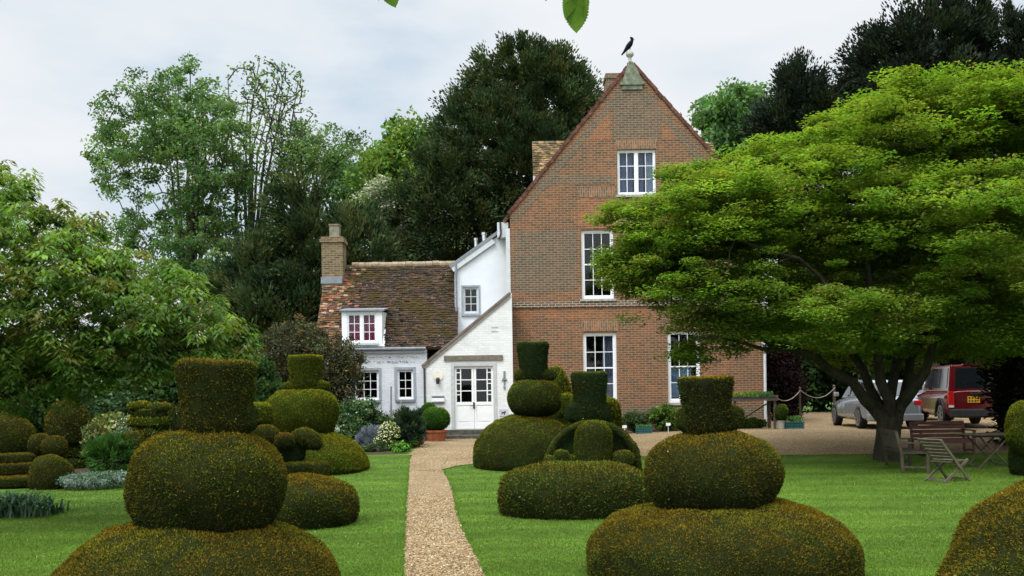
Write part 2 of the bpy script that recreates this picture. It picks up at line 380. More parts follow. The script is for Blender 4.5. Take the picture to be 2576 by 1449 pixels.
def clipped(name, V, F, m, parent, dens=4200, size=.035, tip=YEW_LIT_TIP, mid=YEW_MID, dark=YEW_DARK, lit_tip_amt=1.0, label=None, thick=.012):
    tri = []
    for f in F:
        for i in range(1, len(f)-1): tri.append((f[0], f[i], f[i+1]))
    tri = np.array(tri); A = V[tri[:,0]]; B = V[tri[:,1]]; Cc = V[tri[:,2]]
    nn = np.cross(B-A, Cc-A); ar = np.linalg.norm(nn, axis=1)/2; ok = ar > 1e-8; A, B, Cc, nn, ar = A[ok], B[ok], Cc[ok], nn[ok], ar[ok]
    n = int(ar.sum()*dens); idx = RNG.choice(len(ar), n, p=ar/ar.sum()); nn = nrmz(nn)[idx]
    r1 = np.sqrt(RNG.random((n,1))); r2 = RNG.random((n,1))
    p = A[idx]*(1-r1) + B[idx]*r1*(1-r2) + Cc[idx]*r1*r2
    lump = np.sin(p[:,0]*31+np.sin(p[:,2]*17)*2)*np.sin(p[:,1]*29+p[:,2]*13)*np.sin(p[:,2]*37+p[:,0]*11)
    dep = thick*RNG.normal(size=n) + size*.18*lump
    p = p + nn*(dep[:,None] + size*.1)
    T = nrmz(nn*.9 + .9*unit(n) + np.array([0,0,.25])); N2 = unit(n)
    L = size*(.6+.9*RNG.random(n)); W = size*.42*(.7+.6*RNG.random(n))
    q = leaf_quads(p, T, N2, L, W, .1)
    up = nn[:,2]; k = np.clip((up*.62 + .30) + .15*RNG.normal(size=n) + .16*lump, 0, 1)*lit_tip_amt  # new growth on top; top light and side shade also put into colour
    lit_tipv, midv, dk = map(np.array, (tip, mid, dark))
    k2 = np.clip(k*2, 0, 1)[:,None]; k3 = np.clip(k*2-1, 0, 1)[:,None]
    col = (dk*(1-k2) + midv*k2)*(1-k3) + lit_tipv*k3
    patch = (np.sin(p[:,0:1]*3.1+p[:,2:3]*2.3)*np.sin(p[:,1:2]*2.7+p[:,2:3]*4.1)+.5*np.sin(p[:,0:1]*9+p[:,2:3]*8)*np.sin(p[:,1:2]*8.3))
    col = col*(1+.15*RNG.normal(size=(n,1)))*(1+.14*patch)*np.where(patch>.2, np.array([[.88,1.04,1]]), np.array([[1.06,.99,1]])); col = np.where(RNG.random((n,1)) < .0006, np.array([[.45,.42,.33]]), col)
    hol = np.sin(p[:,0]*19+np.sin(p[:,2]*9)*2)*np.sin(p[:,1]*17+p[:,2]*7)*np.sin(p[:,2]*21+p[:,0]*5+1); kp = (hol > -.42) | (RNG.random(n) < .35); q = q[kp]; col = col[kp]
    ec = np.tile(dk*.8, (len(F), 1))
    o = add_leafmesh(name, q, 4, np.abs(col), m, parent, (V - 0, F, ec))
    if label: o['label'] = label
    return o
def tier(x0, y0, x1, y1, Y, n=2.6, kind='ball', sy=1.0, seed=0, wob=.02, foot=.88, hb=.28, to_ground=False):
    u = (x0+x1)/2; c = P(u, (y0+y1)/2, Y); rx = (x1-x0)/2*Y/FPX; top = P(u, y0, Y).z; bot = P(u, y1, Y).z
    if to_ground: bot = float(g(c.x, Y)) - .02
    if kind == 'ball': return lathe_vf(superprof(rx, (top-bot)/2, n), (c.x, Y, (top+bot)/2), sy=sy, seed=seed, wob=wob)
    if kind == 'hat':
        h = top - bot; pr = [(rx*.84, 0), (rx*.86, h*.3), (rx*.93, h*.65), (rx*.985, h*.85), (rx, h*.93), (rx*.97, h*.975), (rx*.88, h*.995), (rx*.6, h*1.005), (.002, h)]
        return lathe_vf([(.002, 0)] + pr, (c.x, Y, bot), sy=sy, seed=seed, wob=wob)
    if kind == 'dome':
        h = top - bot; return lathe_vf([(.002, 0)] + domeprof(rx, h, n, foot, hb=hb), (c.x, Y, bot), sy=sy, seed=seed, wob=wob)
# ================================================================= ground
def grass_mat():
    m, t, n, l, p = new_mat('lawn_grass')
    c = n.new('ShaderNodeTexCoord'); mp = n.new('ShaderNodeMapping'); mp.inputs['Scale'].default_value = (1, 1.7, 1); mp.inputs['Rotation'].default_value = (0, 0, R(8))
    l.new(c.outputs['Object'], mp.inputs[0])
    big = noise(t, .35, 4, mp.outputs[0], .55); med = noise(t, 2.2, 5, mp.outputs[0], .6); fine = noise(t, 26, 6, mp.outputs[0], .75)
    a = ramp(t, big, [(.35, (.054, .110, .014)), (.65, (.096, .174, .022))])
    a = mixc(t, a, ramp(t, med, [(.3, .72), (.7, 1.28)]), 1.0, 'MULTIPLY')
    a = mixc(t, a, ramp(t, fine, [(.3, .62), (.7, 1.38)]), 1.0, 'MULTIPLY')
    wv = n.new('ShaderNodeTexWave'); wv.bands_direction = 'Y'; wv.inputs['Scale'].default_value = .28; wv.inputs['Distortion'].default_value = 1.2; wv.inputs['Detail'].default_value = 1
    l.new(c.outputs['Object'], wv.inputs['Vector'])
    a = mixc(t, a, ramp(t, wv.outputs['Fac'], [(.3, .88), (.7, 1.10)]), 1.0, 'MULTIPLY')
    sp = ramp(t, noise(t, 75, 2, c.outputs['Object'], .5), [(.76, 0.0), (.79, 1.0)])
    a = mixc(t, a, (.25, .27, .06), sp)
    l.new(a, p.inputs['Base Color']); p.inputs['Roughness'].default_value = .85; p.inputs['Specular IOR Level'].default_value = .1
    bump(t, fine, p, .9, .03); return m
def gravel_mat():
    m, t, n, l, p = new_mat('gravel'); c = n.new('ShaderNodeTexCoord')
    v = n.new('ShaderNodeTexVoronoi'); v.inputs['Scale'].default_value = 52; l.new(c.outputs['Object'], v.inputs['Vector'])
    s = n.new('ShaderNodeSeparateColor'); l.new(v.outputs['Color'], s.inputs[0])
    peb = ramp(t, s.outputs[0], [(0, (.115,.070,.034)), (.25, (.22,.145,.070)), (.55, (.30,.205,.100)), (.8, (.385,.28,.155)), (1, (.52,.44,.30))])
    edge = ramp(t, v.outputs['Distance'], [(.45, 1.0), (.8, .35)])
    a = mixc(t, peb, edge, 1.0, 'MULTIPLY')
    a = mixc(t, a, ramp(t, noise(t, .8, 5, c.outputs['Object']), [(.3, .82), (.7, 1.12)]), 1.0, 'MULTIPLY')
    a = mixc(t, a, ramp(t, noise(t, 9, 4, c.outputs['Object']), [(.3, .85), (.7, 1.12)]), 1.0, 'MULTIPLY')
    l.new(a, p.inputs['Base Color']); p.inputs['Roughness'].default_value = .9; p.inputs['Specular IOR Level'].default_value = .15
    iv = n.new('ShaderNodeMath'); iv.operation = 'SUBTRACT'; iv.inputs[0].default_value = 1; l.new(v.outputs['Distance'], iv.inputs[1])
    bump(t, iv.outputs[0], p, .8, .015); return m
M_GRASS = grass_mat(); M_GRAVEL = gravel_mat()
M_SOIL = plain('bed_soil', (.05, .035, .022), .95, .1, var=.5, scale=9)
xs = np.concatenate([[-2500,-800,-300,-120,-60,-40], np.arange(-28, 34.1, .5), [45,70,130,300,800,2500]])
ys = np.concatenate([[-60,-20,-6], np.arange(0, 62.1, .5), [75,110,200,500,1200,3500]])
XX, YY = np.meshgrid(xs, ys); ZZ = g(XX, YY); k = len(xs)
mb = MB(); mb.v = [tuple(q) for q in np.stack([XX, YY, ZZ], -1).reshape(-1, 3)]
mb.f = [(j*k+i, j*k+i+1, (j+1)*k+i+1, (j+1)*k+i) for j in range(len(ys)-1) for i in range(k-1)]
tag(mb.build('lawn', M_GRASS), kind='structure')
def sheet(name, cols, m, dz):
    """cols: list of (X, Y0, Y1): a ground sheet following the terrain, grid rows every .5 m"""
    mb = MB(); K = 80
    for X, a, b in cols:
        for i in range(K+1):
            Y = a + (b-a)*i/K; mb.v.append((X, Y, float(g(X, Y)) + dz))
    for j in range(len(cols)-1):
        for i in range(K): q = j*(K+1)+i; mb.f.append((q, q+K+1, q+K+2, q+1))
    return tag(mb.build(name, m), kind='structure')
# garden path: rows of (left, right) in metres along Y
Lp = [(1012,1640),(1018,1449),(1021,1330),(1026,1230),(1030,1170),(1031,1155)]
Rp = [(1310,1640),(1218,1449),(1196,1400),(1162,1335),(1145,1285),(1138,1235),(1127,1205),(1113,1183),(1112,1172),(1120,1162)]
GL = [G(*q) for q in Lp]; GR = [G(*q) for q in Rp]
Ye = 25.6; mb = MB(); K = 5; rows = np.concatenate([np.arange(3, 8, 1.0), np.arange(8, Ye+.01, .22)])
for q, Y in enumerate(rows):
    xl = np.interp(Y, [p.y for p in GL], [p.x for p in GL]) + .018*math.sin(Y*7.3) + .012*math.sin(Y*17)
    xr = np.interp(Y, [p.y for p in GR], [p.x for p in GR]) + .02*math.sin(Y*6.1+1) + .012*math.sin(Y*19)
    for i in range(K+1):
        X = xl + (xr-xl)*i/K; mb.v.append((X, Y, float(g(X, Y)) + .006))
    if q: mb.f += [((q-1)*(K+1)+i, (q-1)*(K+1)+i+1, q*(K+1)+i+1, q*(K+1)+i) for i in range(K)]
tag(mb.build('gravel_path', M_GRAVEL), kind='structure')
# gravel court and drive
fe = [G(x, y) for x, y in ((1112,1182),(1150,1172),(1300,1160),(1480,1152),(1700,1147),(1960,1146),(2200,1143),(2576,1139))]
cols = []
for X in np.concatenate([np.arange(-2.6, 0, .1), np.arange(0, 40, .45)]):
    yf = np.interp(X, [p.x for p in fe], [p.y for p in fe])
    if X < fe[0].x: yf = 21.9 if X > -2.16 else 24.9
    if X > -1.3: yf += .03*math.sin(X*5.1) + .02*math.sin(X*13)
    yb = 31.9 if X < 0 else (32.9 if X < 8.4 else 50 + .4*math.sin(X*.7))
    cols.append((X, yf, yb))
sheet('gravel_drive', [c_ for c_ in cols if c_[0] < 8.5] + [(8.6, cols[[c_[0] < 8.5 for c_ in cols].index(False)][1], 32.9)], M_GRAVEL, .012)
sheet('gravel_car_park', [(8.6, cols[[c_[0] < 8.5 for c_ in cols].index(False)][1], 50)] + [c_ for c_ in cols if c_[0] > 8.6], M_GRAVEL, .012)
sheet('flower_bed_soil', [(X, 25.3 + .12*math.sin(X*2.3), 32.9) for X in np.arange(-9.5, -2.59, .4)], M_SOIL, .006)
sheet('shrub_bed_soil', [(X, 19.6 + .15*math.sin(X*1.9), 31) for X in np.arange(-24, -9.4, .5)], M_SOIL, .006)
# short grass standing at the borders of the gravel, so that the edge is ragged
def grass_edge():
    pts = []
    for side, arr, s in ((0, GL, -1), (1, GR, 1)):
        for _ in range(1500):
            Y = RNG.uniform(7.5, 24.2); X = np.interp(Y, [p.y for p in arr], [p.x for p in arr]) + s*abs(RNG.normal())*.03 - s*.008
            pts.append((X, Y, float(g(X, Y))))
    for _ in range(5000):
        X = RNG.uniform(-1.6, 16); Y = np.interp(X, [p.x for p in fe], [p.y for p in fe]) - abs(RNG.normal())*.08 + .02
        pts.append((X, Y, float(g(X, Y))))
    C = np.array(pts); n = len(C); T = nrmz(np.array([0,0,1.]) + .5*unit(n)); L = .018 + .018*RNG.random(n)
    C = C + T*L[:,None]*.45
    col = palette([(.07,.18,.02),(.09,.21,.024),(.10,.20,.03)], n)
    o = add_leafmesh('grass_tufts', leaf_quads(C, T, unit(n), L, L*.22), 4, col, M_LEAF, None); tag(o, kind='stuff')
M_LEAF = leaf_mat('leaf', .25); M_YEW = leaf_mat('yew', .06); M_LEAFB = leaf_mat('leaf_thin', .38); M_DARKLEAF = leaf_mat('leaf_dark', .10)
grass_edge()
def lawn_blades(n=520000):
    Y = 8.3/(1-RNG.random(n)*.68); X = RNG.uniform(-.62, .62, n)*Y
    pl = np.interp(Y, [p.y for p in reversed(GL)][::-1], [p.x for p in GL]); pr = np.interp(Y, [p.y for p in GR], [p.x for p in GR])
    k = ((X < pl+.0) | (X > pr+.0)) & (Y < np.where(X > -1.6, np.interp(X, [p.x for p in fe], [p.y for p in fe])-.02, np.where(X > -9.4, 25.1, 19.2))); X, Y = X[k], Y[k]; n = len(X)
    C = np.stack([X, Y, g(X, Y)], 1); T = nrmz(np.array([0,0,1.])+.75*unit(n)); L = .010+.016*RNG.random(n); L = L*(.6+Y/20); C = C + T*L[:,None]*.4
    f = np.sin(X*1.3+np.sin(Y*.9)*1.5)*np.sin(Y*1.1+X*.4) + .6*np.sin(X*4.1+Y*2.2)*np.sin(Y*3.7)
    col = palette([(.102,.178,.024),(.120,.20,.028),(.088,.158,.021),(.145,.21,.036)], n, var=.10)*(1+.13*f)[:,None]
    d = RNG.random(n) < .0009; col[d] = (.6,.6,.5)
    y = RNG.random(n) < .0003; col[y] = (.55,.42,.03)
    tag(add_leafmesh('lawn_grass_blades', leaf_quads(C, T, nrmz(unit(n)+np.array([0,0,.6])), L, L*.30), 4, np.abs(col), M_LEAF, None), kind='stuff')
lawn_blades()
def pebbles(n=9000):
    Y = 8.3 + 9*RNG.random(n)**1.6; a = np.interp(Y, [p.y for p in GL], [p.x for p in GL]); b = np.interp(Y, [p.y for p in GR], [p.x for p in GR]); u = RNG.random(n)
    X = a - .01 + (b-a+.02)*u; r = .006 + .009*RNG.random(n)**2; C = np.stack([X, Y, g(X, Y)+.007+r*.2], 1); ax = np.array([(1,0,0),(0,1,0),(-1,0,0),(0,-1,0),(0,0,.7),(0,0,-.7)], float)
    th = RNG.random(n)*6.28; c, s = np.cos(th), np.sin(th); st = 1+.5*RNG.random(n); T = []
    V = np.stack([np.stack([(ax[i,0]*c*st-ax[i,1]*s), (ax[i,0]*s*st+ax[i,1]*c), np.full(n, ax[i,2])], 1)*r[:,None]+C for i in range(6)], 1)
    F = [(0,1,4),(1,2,4),(2,3,4),(3,0,4)]; Q = np.concatenate([V[:, list(f)] for f in F]); col = palette([(.22,.145,.070),(.30,.205,.100),(.385,.28,.155),(.46,.38,.26),(.115,.075,.036)], n, var=.15)
    tag(add_leafmesh('loose_gravel', Q, 3, np.concatenate([col]*4), M_DARKLEAF, None), kind='stuff')
pebbles()
# raised lip of the lawn at the far left
a = G(-40, 1224); b = G(322, 1218); mb = MB()
mb.add([(a.x-3, a.y, 0), (b.x+.6, b.y, 0), (b.x+.6, b.y, .07), (a.x-3, a.y, .07), (a.x-3, a.y+.35, .07), (b.x+.6, b.y+.35, .07), (b.x+.6, b.y+.36, 0), (a.x-3, a.y+.36, 0)],
       [(0,1,2,3), (3,2,5,4), (4,5,6,7), (1,6,5,2), (0,3,4,7)])
tag(mb.build('lawn_lip', M_GRASS), kind='structure')
# ================================================================= houses
M_BRICK = brick_mat('old_brick', (.165,.076,.040), (.27,.098,.042), (.075,.056,.042), mortar=(.25,.205,.135), patch=.45)
M_BRICK_GREY = brick_mat('grey_brown_brick', (.125,.088,.058), (.165,.095,.056), (.078,.068,.052), mortar=(.24,.205,.145), patch=.35)
M_BRICK_ORANGE = brick_mat('orange_brick', (.23,.092,.042), (.31,.105,.040), (.13,.075,.048), mortar=(.26,.205,.135), patch=.3)
M_SOLDIER = brick_mat('soldier_brick', (.20,.11,.065), (.30,.13,.06), (.12,.085,.06), mortar=(.27,.22,.155), soldier=True, bw=.23, patch=.2)
M_BRICK_DARK = brick_mat('dark_brick', (.11,.075,.055), (.14,.09,.06), (.085,.07,.055))
M_BUFF = brick_mat('buff_brick', (.15,.11,.06), (.23,.165,.085), (.075,.055,.035), mortar=(.26,.21,.14), patch=.35)
M_WBRICK = painted_brick('white_painted_brick', (.80,.81,.80)); M_WBRICK2 = painted_brick('bluish_white_brick', (.72,.75,.79))
M_RENDER = plain('white_render', (.72,.76,.80), .7, .2, var=.06, scale=1.5)
M_WHITE = plain('white_paint', (.80,.82,.84), .4, .4, var=.05, scale=8); M_GREYW = plain('grey_painted_wood', (.30,.33,.36), .6, .3, var=.2, scale=9)
M_OFFW = plain('pale_grey_paint', (.55,.58,.60), .5, .3, var=.1)
M_LEAD = plain('lead', (.20,.22,.25), .6, .3, var=.2); M_STONE = plain('weathered_stone', (.36,.35,.31), .9, .1, var=.35, scale=12)
M_MOSSSTONE = plain('green_weathered_stone', (.17,.19,.14), .95, .1, var=.45, scale=9)
M_STEEL = plain('bright_steel', (.6,.6,.62), .25, .5, 1.0, .1); M_DARKMETAL = plain('dark_metal', (.03,.03,.032), .5, .4)
M_GLASS = glass_mat('window_glass', (.80,.85,.90), .03); M_DARKROOM = plain('dark_room', (.02,.02,.022), .9, .05)
M_PINK = plain('pink_curtain', (.42,.045,.10), .9, .1, var=.35, scale=14); M_BLUEC = plain('blue_grey_curtain', (.11,.13,.20), .9, .1, var=.3)
M_WOODLINT = plain('weathered_oak', (.17,.15,.12), .85, .15, var=.35, scale=11); M_STEPS = plain('old_step_stone', (.09,.085,.07), .9, .1, var=.5, scale=10)
def rc(x0, y0, x1, y1, Y):
    """photo measure of an upright rectangle on a wall at depth Y -> x0,x1,z0,z1 in metres"""
    s = FPX / Y; c = P((x0+x1)/2, (y0+y1)/2, Y); a = (x1-x0)/2/s; b = (y1-y0)/2/s
    return c.x-a, c.x+a, c.z-b, c.z+b
def window(parent, x0, y0, x1, y1, Y, cols, rows, mframe, name='window', fw=.055, split=None, sash=False, sill=True, msill=None, recess=.08, surround=None, curtain=None, wall=.35, bar=.022, label=None):
    """frame with glazing bars in a real opening; pane and sill are its own parts"""
    X0, X1, Z0, Z1 = rc(x0, y0, x1, y1, Y); yf = Y + recess
    f = MB(); e = .003
    f.box(X0+e, X0+fw, yf, yf+.07, Z0+e, Z1-e); f.box(X1-fw, X1-e, yf, yf+.07, Z0+e, Z1-e)
    f.box(X0+fw, X1-fw, yf, yf+.07, Z1-fw, Z1-e); f.box(X0+fw, X1-fw, yf-.01, yf+.07, Z0+e, Z0+fw*1.1)
    ix0, ix1, iz0, iz1 = X0+fw, X1-fw, Z0+fw*1.1, Z1-fw
    yb = yf + .02
    lights = [(ix0, ix1)]
    if split:
        mw = .07; xm = (ix0+ix1)/2; f.box(xm-mw/2, xm+mw/2, yf+.005, yf+.07, iz0, iz1); lights = [(ix0, xm-mw/2), (xm+mw/2, ix1)]
    for (a, b) in lights:
        sw = .032
        f.box(a, a+sw, yb, yb+.04, iz0, iz1); f.box(b-sw, b, yb, yb+.04, iz0, iz1)
        f.box(a+sw, b-sw, yb, yb+.04, iz1-sw, iz1); f.box(a+sw, b-sw, yb, yb+.04, iz0, iz0+sw*1.3)
        A, B, C_, D = a+sw, b-sw, iz0+sw*1.3, iz1-sw
        for i in range(1, cols):
            x = A + (B-A)*i/cols; f.box(x-bar/2, x+bar/2, yb+.006, yb+.03, C_, D)
        xs_ = [A] + [A + (B-A)*i/cols for i in range(1, cols)] + [B]
        for j in range(1, rows):
            z = C_ + (D-C_)*j/rows; h = bar/2*(2.0 if (sash and j == rows//2) else 1)
            for i in range(cols):
                f.box(xs_[i] + (bar/2 if i else 0), xs_[i+1] - (bar/2 if i < cols-1 else 0), yb+.009 if not (sash and j == rows//2) else yb-.004, yb+.027, z-h, z+h)
    wo = f.build(name, mframe, parent, label=label)
    p = MB(); p.box(ix0+.004, ix1-.004, yb+.030, yb+.035, iz0+.004, iz1-.004); p.build('pane', M_GLASS, wo)
    if sill:
        s = MB(); s.box(X0-.06, X1+.06, Y-.07, Y+recess-.004, Z0-.075, Z0-.001); s.build('sill', msill or M_STONE, wo)
    if surround:
        q = MB(); t = surround
        q.box(X0-t, X0-.002, Y-.022, Y+.05, Z0-.001, Z1+t); q.box(X1+.002, X1+t, Y-.022, Y+.05, Z0-.001, Z1+t); q.box(X0-.002, X1+.002, Y-.022, Y+.05, Z1+.002, Z1+t)
        q.build('window_surround', M_GREYW, wo)
    if curtain:
        for (a, b, m) in curtain:
            c = MB(); xa = X0+fw+(X1-X0-2*fw)*a; xb = X0+fw+(X1-X0-2*fw)*b; n_ = 14; vs = []
            for i in range(n_+1):
                x = xa+(xb-xa)*i/n_; yy = yf+.16+.03*math.sin(i*2.4); vs += [(x, yy, Z0+.05), (x, yy, Z1-.05)]
            c.add(vs, [(2*i, 2*i+2, 2*i+3, 2*i+1) for i in range(n_)]); c.build('curtain', m, wo, smooth=True)
    return (X0, X1, Z0, Z1)
def hole(mb, x0, y0, x1, y1, Y):
    X0, X1, Z0, Z1 = rc(x0, y0, x1, y1, Y); mb.box(X0, X1, Y-.3, Y+.9, Z0, Z1)
# ---------------------------------------------------------------- the tall brick house
BY = 32.5; SB = FPX/BY
XL, XR = P(1286, 800, BY).x, P(1921, 900, BY).x
XA = P(1588, 160, BY).x; ZA = P(1588, 163, BY).z; ZE = P(1283, 541, BY).z; ZG = 0.30
HB = empty('brick_house', (XA, BY, ZG), 'tall red brick house with a steep pointed gable and white sash windows', 'house')
DEEP = 11.0
prof_ = [(XL, -.1), (XR, -.1), (XR, ZE), (XA, ZA), (XL, ZE)]
mb = MB(); mb.prism(prof_, BY, BY+.36); gable = mb.build('gable_wall', M_BRICK, HB)
WIN = dict(attic=(1553,376,1650,490), first=(1463,578,1544,752), first2=(1677,574,1758,748), ground=(1467,836,1552,1016), ground2=(1680,832,1762,1013))
c = MB()
for q in WIN.values(): hole(c, *q, BY)
cut(gable, c)
for a_, b_ in ((XL, XL+.35), (XR-.35, XR)): mb = MB(); mb.box(a_, b_, BY+.36, BY+DEEP, -.1, ZE); mb.build('side_wall', M_BRICK, HB)
mb = MB(); mb.prism([(XL+.35,-.1),(XR-.35,-.1),(XR-.35,ZE),(XA,ZA-.45),(XL+.35,ZE)], BY+DEEP-.35, BY+DEEP); mb.build('rear_wall', M_BRICK, HB)
for z_ in (3.4, 6.7): mb = MB(); mb.box(XL+.36, XR-.36, BY+.37, BY+DEEP-.4, z_, z_+.1); mb.build('floor', M_DARKROOM, HB)
for z_, z2_, i_ in ((.2, 3.39, .36), (3.51, 6.69, .36), (6.81, 10.2, 2.4)): mb = MB(); mb.box(XL+i_, XR-i_, BY+2, BY+2.1, z_, z2_); mb.build('inner_wall', M_DARKROOM, HB)
M_TILE_MAIN = brick_mat('roof_tile_texture', (.14,.075,.045), (.20,.10,.055), (.08,.06,.04), mortar=(.03,.025,.02), bw=.17, rh=.1, ms=.008)
def slope_slab(mb, xa, za, xb, zb, y0, y1, th):
    d = Vector((xb-xa, 0, zb-za)).normalized(); n = Vector((-d.z, 0, d.x));  n = n if n.z > 0 else -n
    mb.prism([(xa, za), (xb, zb), (xb+n.x*th, zb+n.z*th), (xa+n.x*th, za+n.z*th)], y0, y1)
mb = MB(); slope_slab(mb, XL-.15, ZE-.18, XA, ZA, BY+.36, BY+DEEP+.1, -.12 + .24); slope_slab(mb, XR+.15, ZE-.18, XA, ZA, BY+.36, BY+DEEP+.1, .12)
mb.build('roof', M_TILE_MAIN, HB)
# coping bricks running up both slopes
mb = MB(); 
for xe, s in ((XL, -1), (XR, 1)):
    n_ = 44
    for i in range(n_):
        a_, b_ = i/n_, (i+.94)/n_
        xa, za = xe+(XA-xe)*a_, ZE+(ZA-ZE)*a_; xb, zb = xe+(XA-xe)*b_, ZE+(ZA-ZE)*b_
        d = Vector((xb-xa,0,zb-za)).normalized(); nn_ = Vector((-d.z,0,d.x)); nn_ = nn_ if nn_.z > 0 else -nn_
        j = RNG.uniform(-.012, .012)
        mb.bar((xa+nn_.x*(.055+j), BY+.16, za+nn_.z*(.055+j)), (xb+nn_.x*(.055+j), BY+.16, zb+nn_.z*(.055+j)), .42, .11, nn_)
mb.build('coping', plain('coping_tile', (.12,.055,.04), .9, .1, var=.5, scale=7), HB)
# tumbled brick band under the coping
mb = MB()
for xe in (XL, XR):
    s_ = 1 if xe < XA else -1
    w_ = .26
    mb.prism([(xe+s_*.0, ZE-.02), (XA-s_*.02, ZA-.02-.03), (XA-s_*.02, ZA-.05-w_*1.55), (xe+s_*.0, ZE-.02-w_*1.55)], BY-.012, BY+.1)
def panel(name, m, poly, d=.006, label=None):
    mb = MB(); pts = [P(x, y, BY) for x, y in poly]; mb.prism([(p.x, p.z) for p in pts], BY-d, BY+.05); return mb.build(name, m, HB, label=label)
def strip_along(xa, ya, xb, yb, wpx): return [(xa, ya), (xb, yb), (xb, yb+wpx), (xa, ya+wpx)]
panel('tumbled_brick_band', M_BRICK_GREY, strip_along(1292, 545, 1556, 228, 24), .0075)
panel('tumbled_brick_band', M_BRICK_GREY, strip_along(1628, 232, 1885, 535, 24), .0075)
panel('gable_panel', M_BRICK_GREY, [(1542,228),(1624,228),(1660,275),(1660,352),(1542,352)], .005, 'grey brown brick strip down from the tip of the gable')
panel('gable_panel', M_BRICK_ORANGE, [(1458,352),(1536,262),(1536,352)], .005, 'orange brick wedge left of the grey strip')
panel('gable_panel', M_BRICK_ORANGE, [(1664,290),(1664,352),(1712,352)], .005, 'orange brick wedge right of the grey strip')
panel('blocked_window_infill', M_BRICK_ORANGE, [(1452,500),(1545,500),(1545,570),(1455,570)], .004)
panel('brick_patch', M_BRICK_GREY, [(1348,445),(1545,440),(1545,462),(1338,466)], .005)
panel('brick_patch', M_BRICK_GREY, [(1292,585),(1450,580),(1452,730),(1292,735)], .004)
panel('brick_patch', M_BRICK_ORANGE, [(1292,776),(1630,772),(1630,800),(1292,806)], .004)
for x0, y0, x1, y1 in ((1549,352,1654,374),(1452,472,1548,496),(1458,545,1550,575),(1672,541,1764,571),(1460,806,1558,833),(1674,802,1768,829)):
    X0, X1, Z0, Z1 = rc(x0, y0, x1, y1, BY); mb = MB(); mb.prism([(X0+.05,Z0),(X1-.05,Z0),(X1,Z1),(X0,Z1)], BY-.012, BY+.05)
    mb.build('brick_arch', M_SOLDIER if y0 < 500 else M_BRICK_ORANGE if y0 < 600 else M_SOLDIER, HB)
mb = MB(); z = P(1600, 770-4, BY).z
mb.box(XL-.03, XR+.03, BY-.05, BY+.05, z-.06, z+.045); mb.box(XL-.03, XR+.03, BY-.028, BY+.05, z+.045, z+.13); mb.build('string_course', M_BRICK_DARK, HB)
mb = MB(); z = P(1600, 1025, BY).z; mb.box(XL-.02, XR+.02, BY-.045, BY+.04, -.1, z); mb.build('plinth', M_BRICK_GREY, HB)
window(HB, *WIN['attic'], BY, 2, 3, M_WHITE, split=True, curtain=((.0,.42,M_BLUEC),(.50,.72,M_BLUEC),(.78,1,plain('pale_curtain',(.32,.36,.42),.9,.1))), label='attic casement window')
window(HB, *WIN['first'], BY, 3, 4, M_WHITE, sash=True, fw=.075)
window(HB, *WIN['first2'], BY, 3, 4, M_WHITE, sash=True, fw=.075)
window(HB, *WIN['ground'], BY, 3, 4, M_WHITE, sash=True, fw=.085, curtain=((.6,1,plain('net_curtain',(.10,.11,.14),.9,.1)),))
window(HB, *WIN['ground2'], BY, 3, 4, M_WHITE, sash=True, fw=.085)
X0, X1, Z0, Z1 = rc(1694, 925, 1745, 1000, BY); mb = MB(); mb.box(X0, X1, BY+.42, BY+.44, Z0, Z1); mb.build('window_poster', plain('pale_blue_notice', (.16,.26,.34), .8, .1, var=.5, scale=6), HB)
# finial, stone cap
cpt = [P(x, y, BY) for x, y in ((1565,208),(1616,208),(1607,185),(1591,156),(1581,156),(1571,185))]
mb = MB(); mb.prism([(p.x, p.z) for p in cpt], BY-.07, BY+.42)
X0, X1, Z0, Z1 = rc(1560, 207, 1620, 215, BY); mb.box(X0, X1, BY-.10, BY+.44, Z0, Z1-.002)
X0, X1, Z0, Z1 = rc(1564, 215, 1616, 226, BY); mb.box(X0, X1, BY-.055, BY+.40, Z0, Z1-.003)
mb.build('gable_cap_stone', M_MOSSSTONE, HB)
fp = P(1586, 156, BY)
mb = MB(); mb.lathe([(.002,-.03),(.10,-.02),(.10,.03),(.055,.06),(.05,.16),(.065,.2),(.12,.25),(.13,.32),(.10,.38),(.05,.41),(.002,.42)], (fp.x, BY+.15, fp.z), 16)
mb.build('finial', M_STONE, HB, smooth=True)
FIN_TOP = Vector((fp.x, BY+.15, fp.z+.42))
# chimney on the ridge
cy = BY+5.2; X0, X1, Z0, Z1 = rc(1525, 184, 1568, 300, cy)
mb = MB(); mb.box(X0, X0+1.0, cy, cy+.9, Z0-.8, Z1-.2); mb.box(X0-.04, X0+1.04, cy-.04, cy+.94, Z1-.2, Z1-.1); mb.box(X0-.02, X0+1.02, cy-.02, cy+.92, Z1-.1, Z1); mb.build('chimney', M_BRICK_GREY, HB)
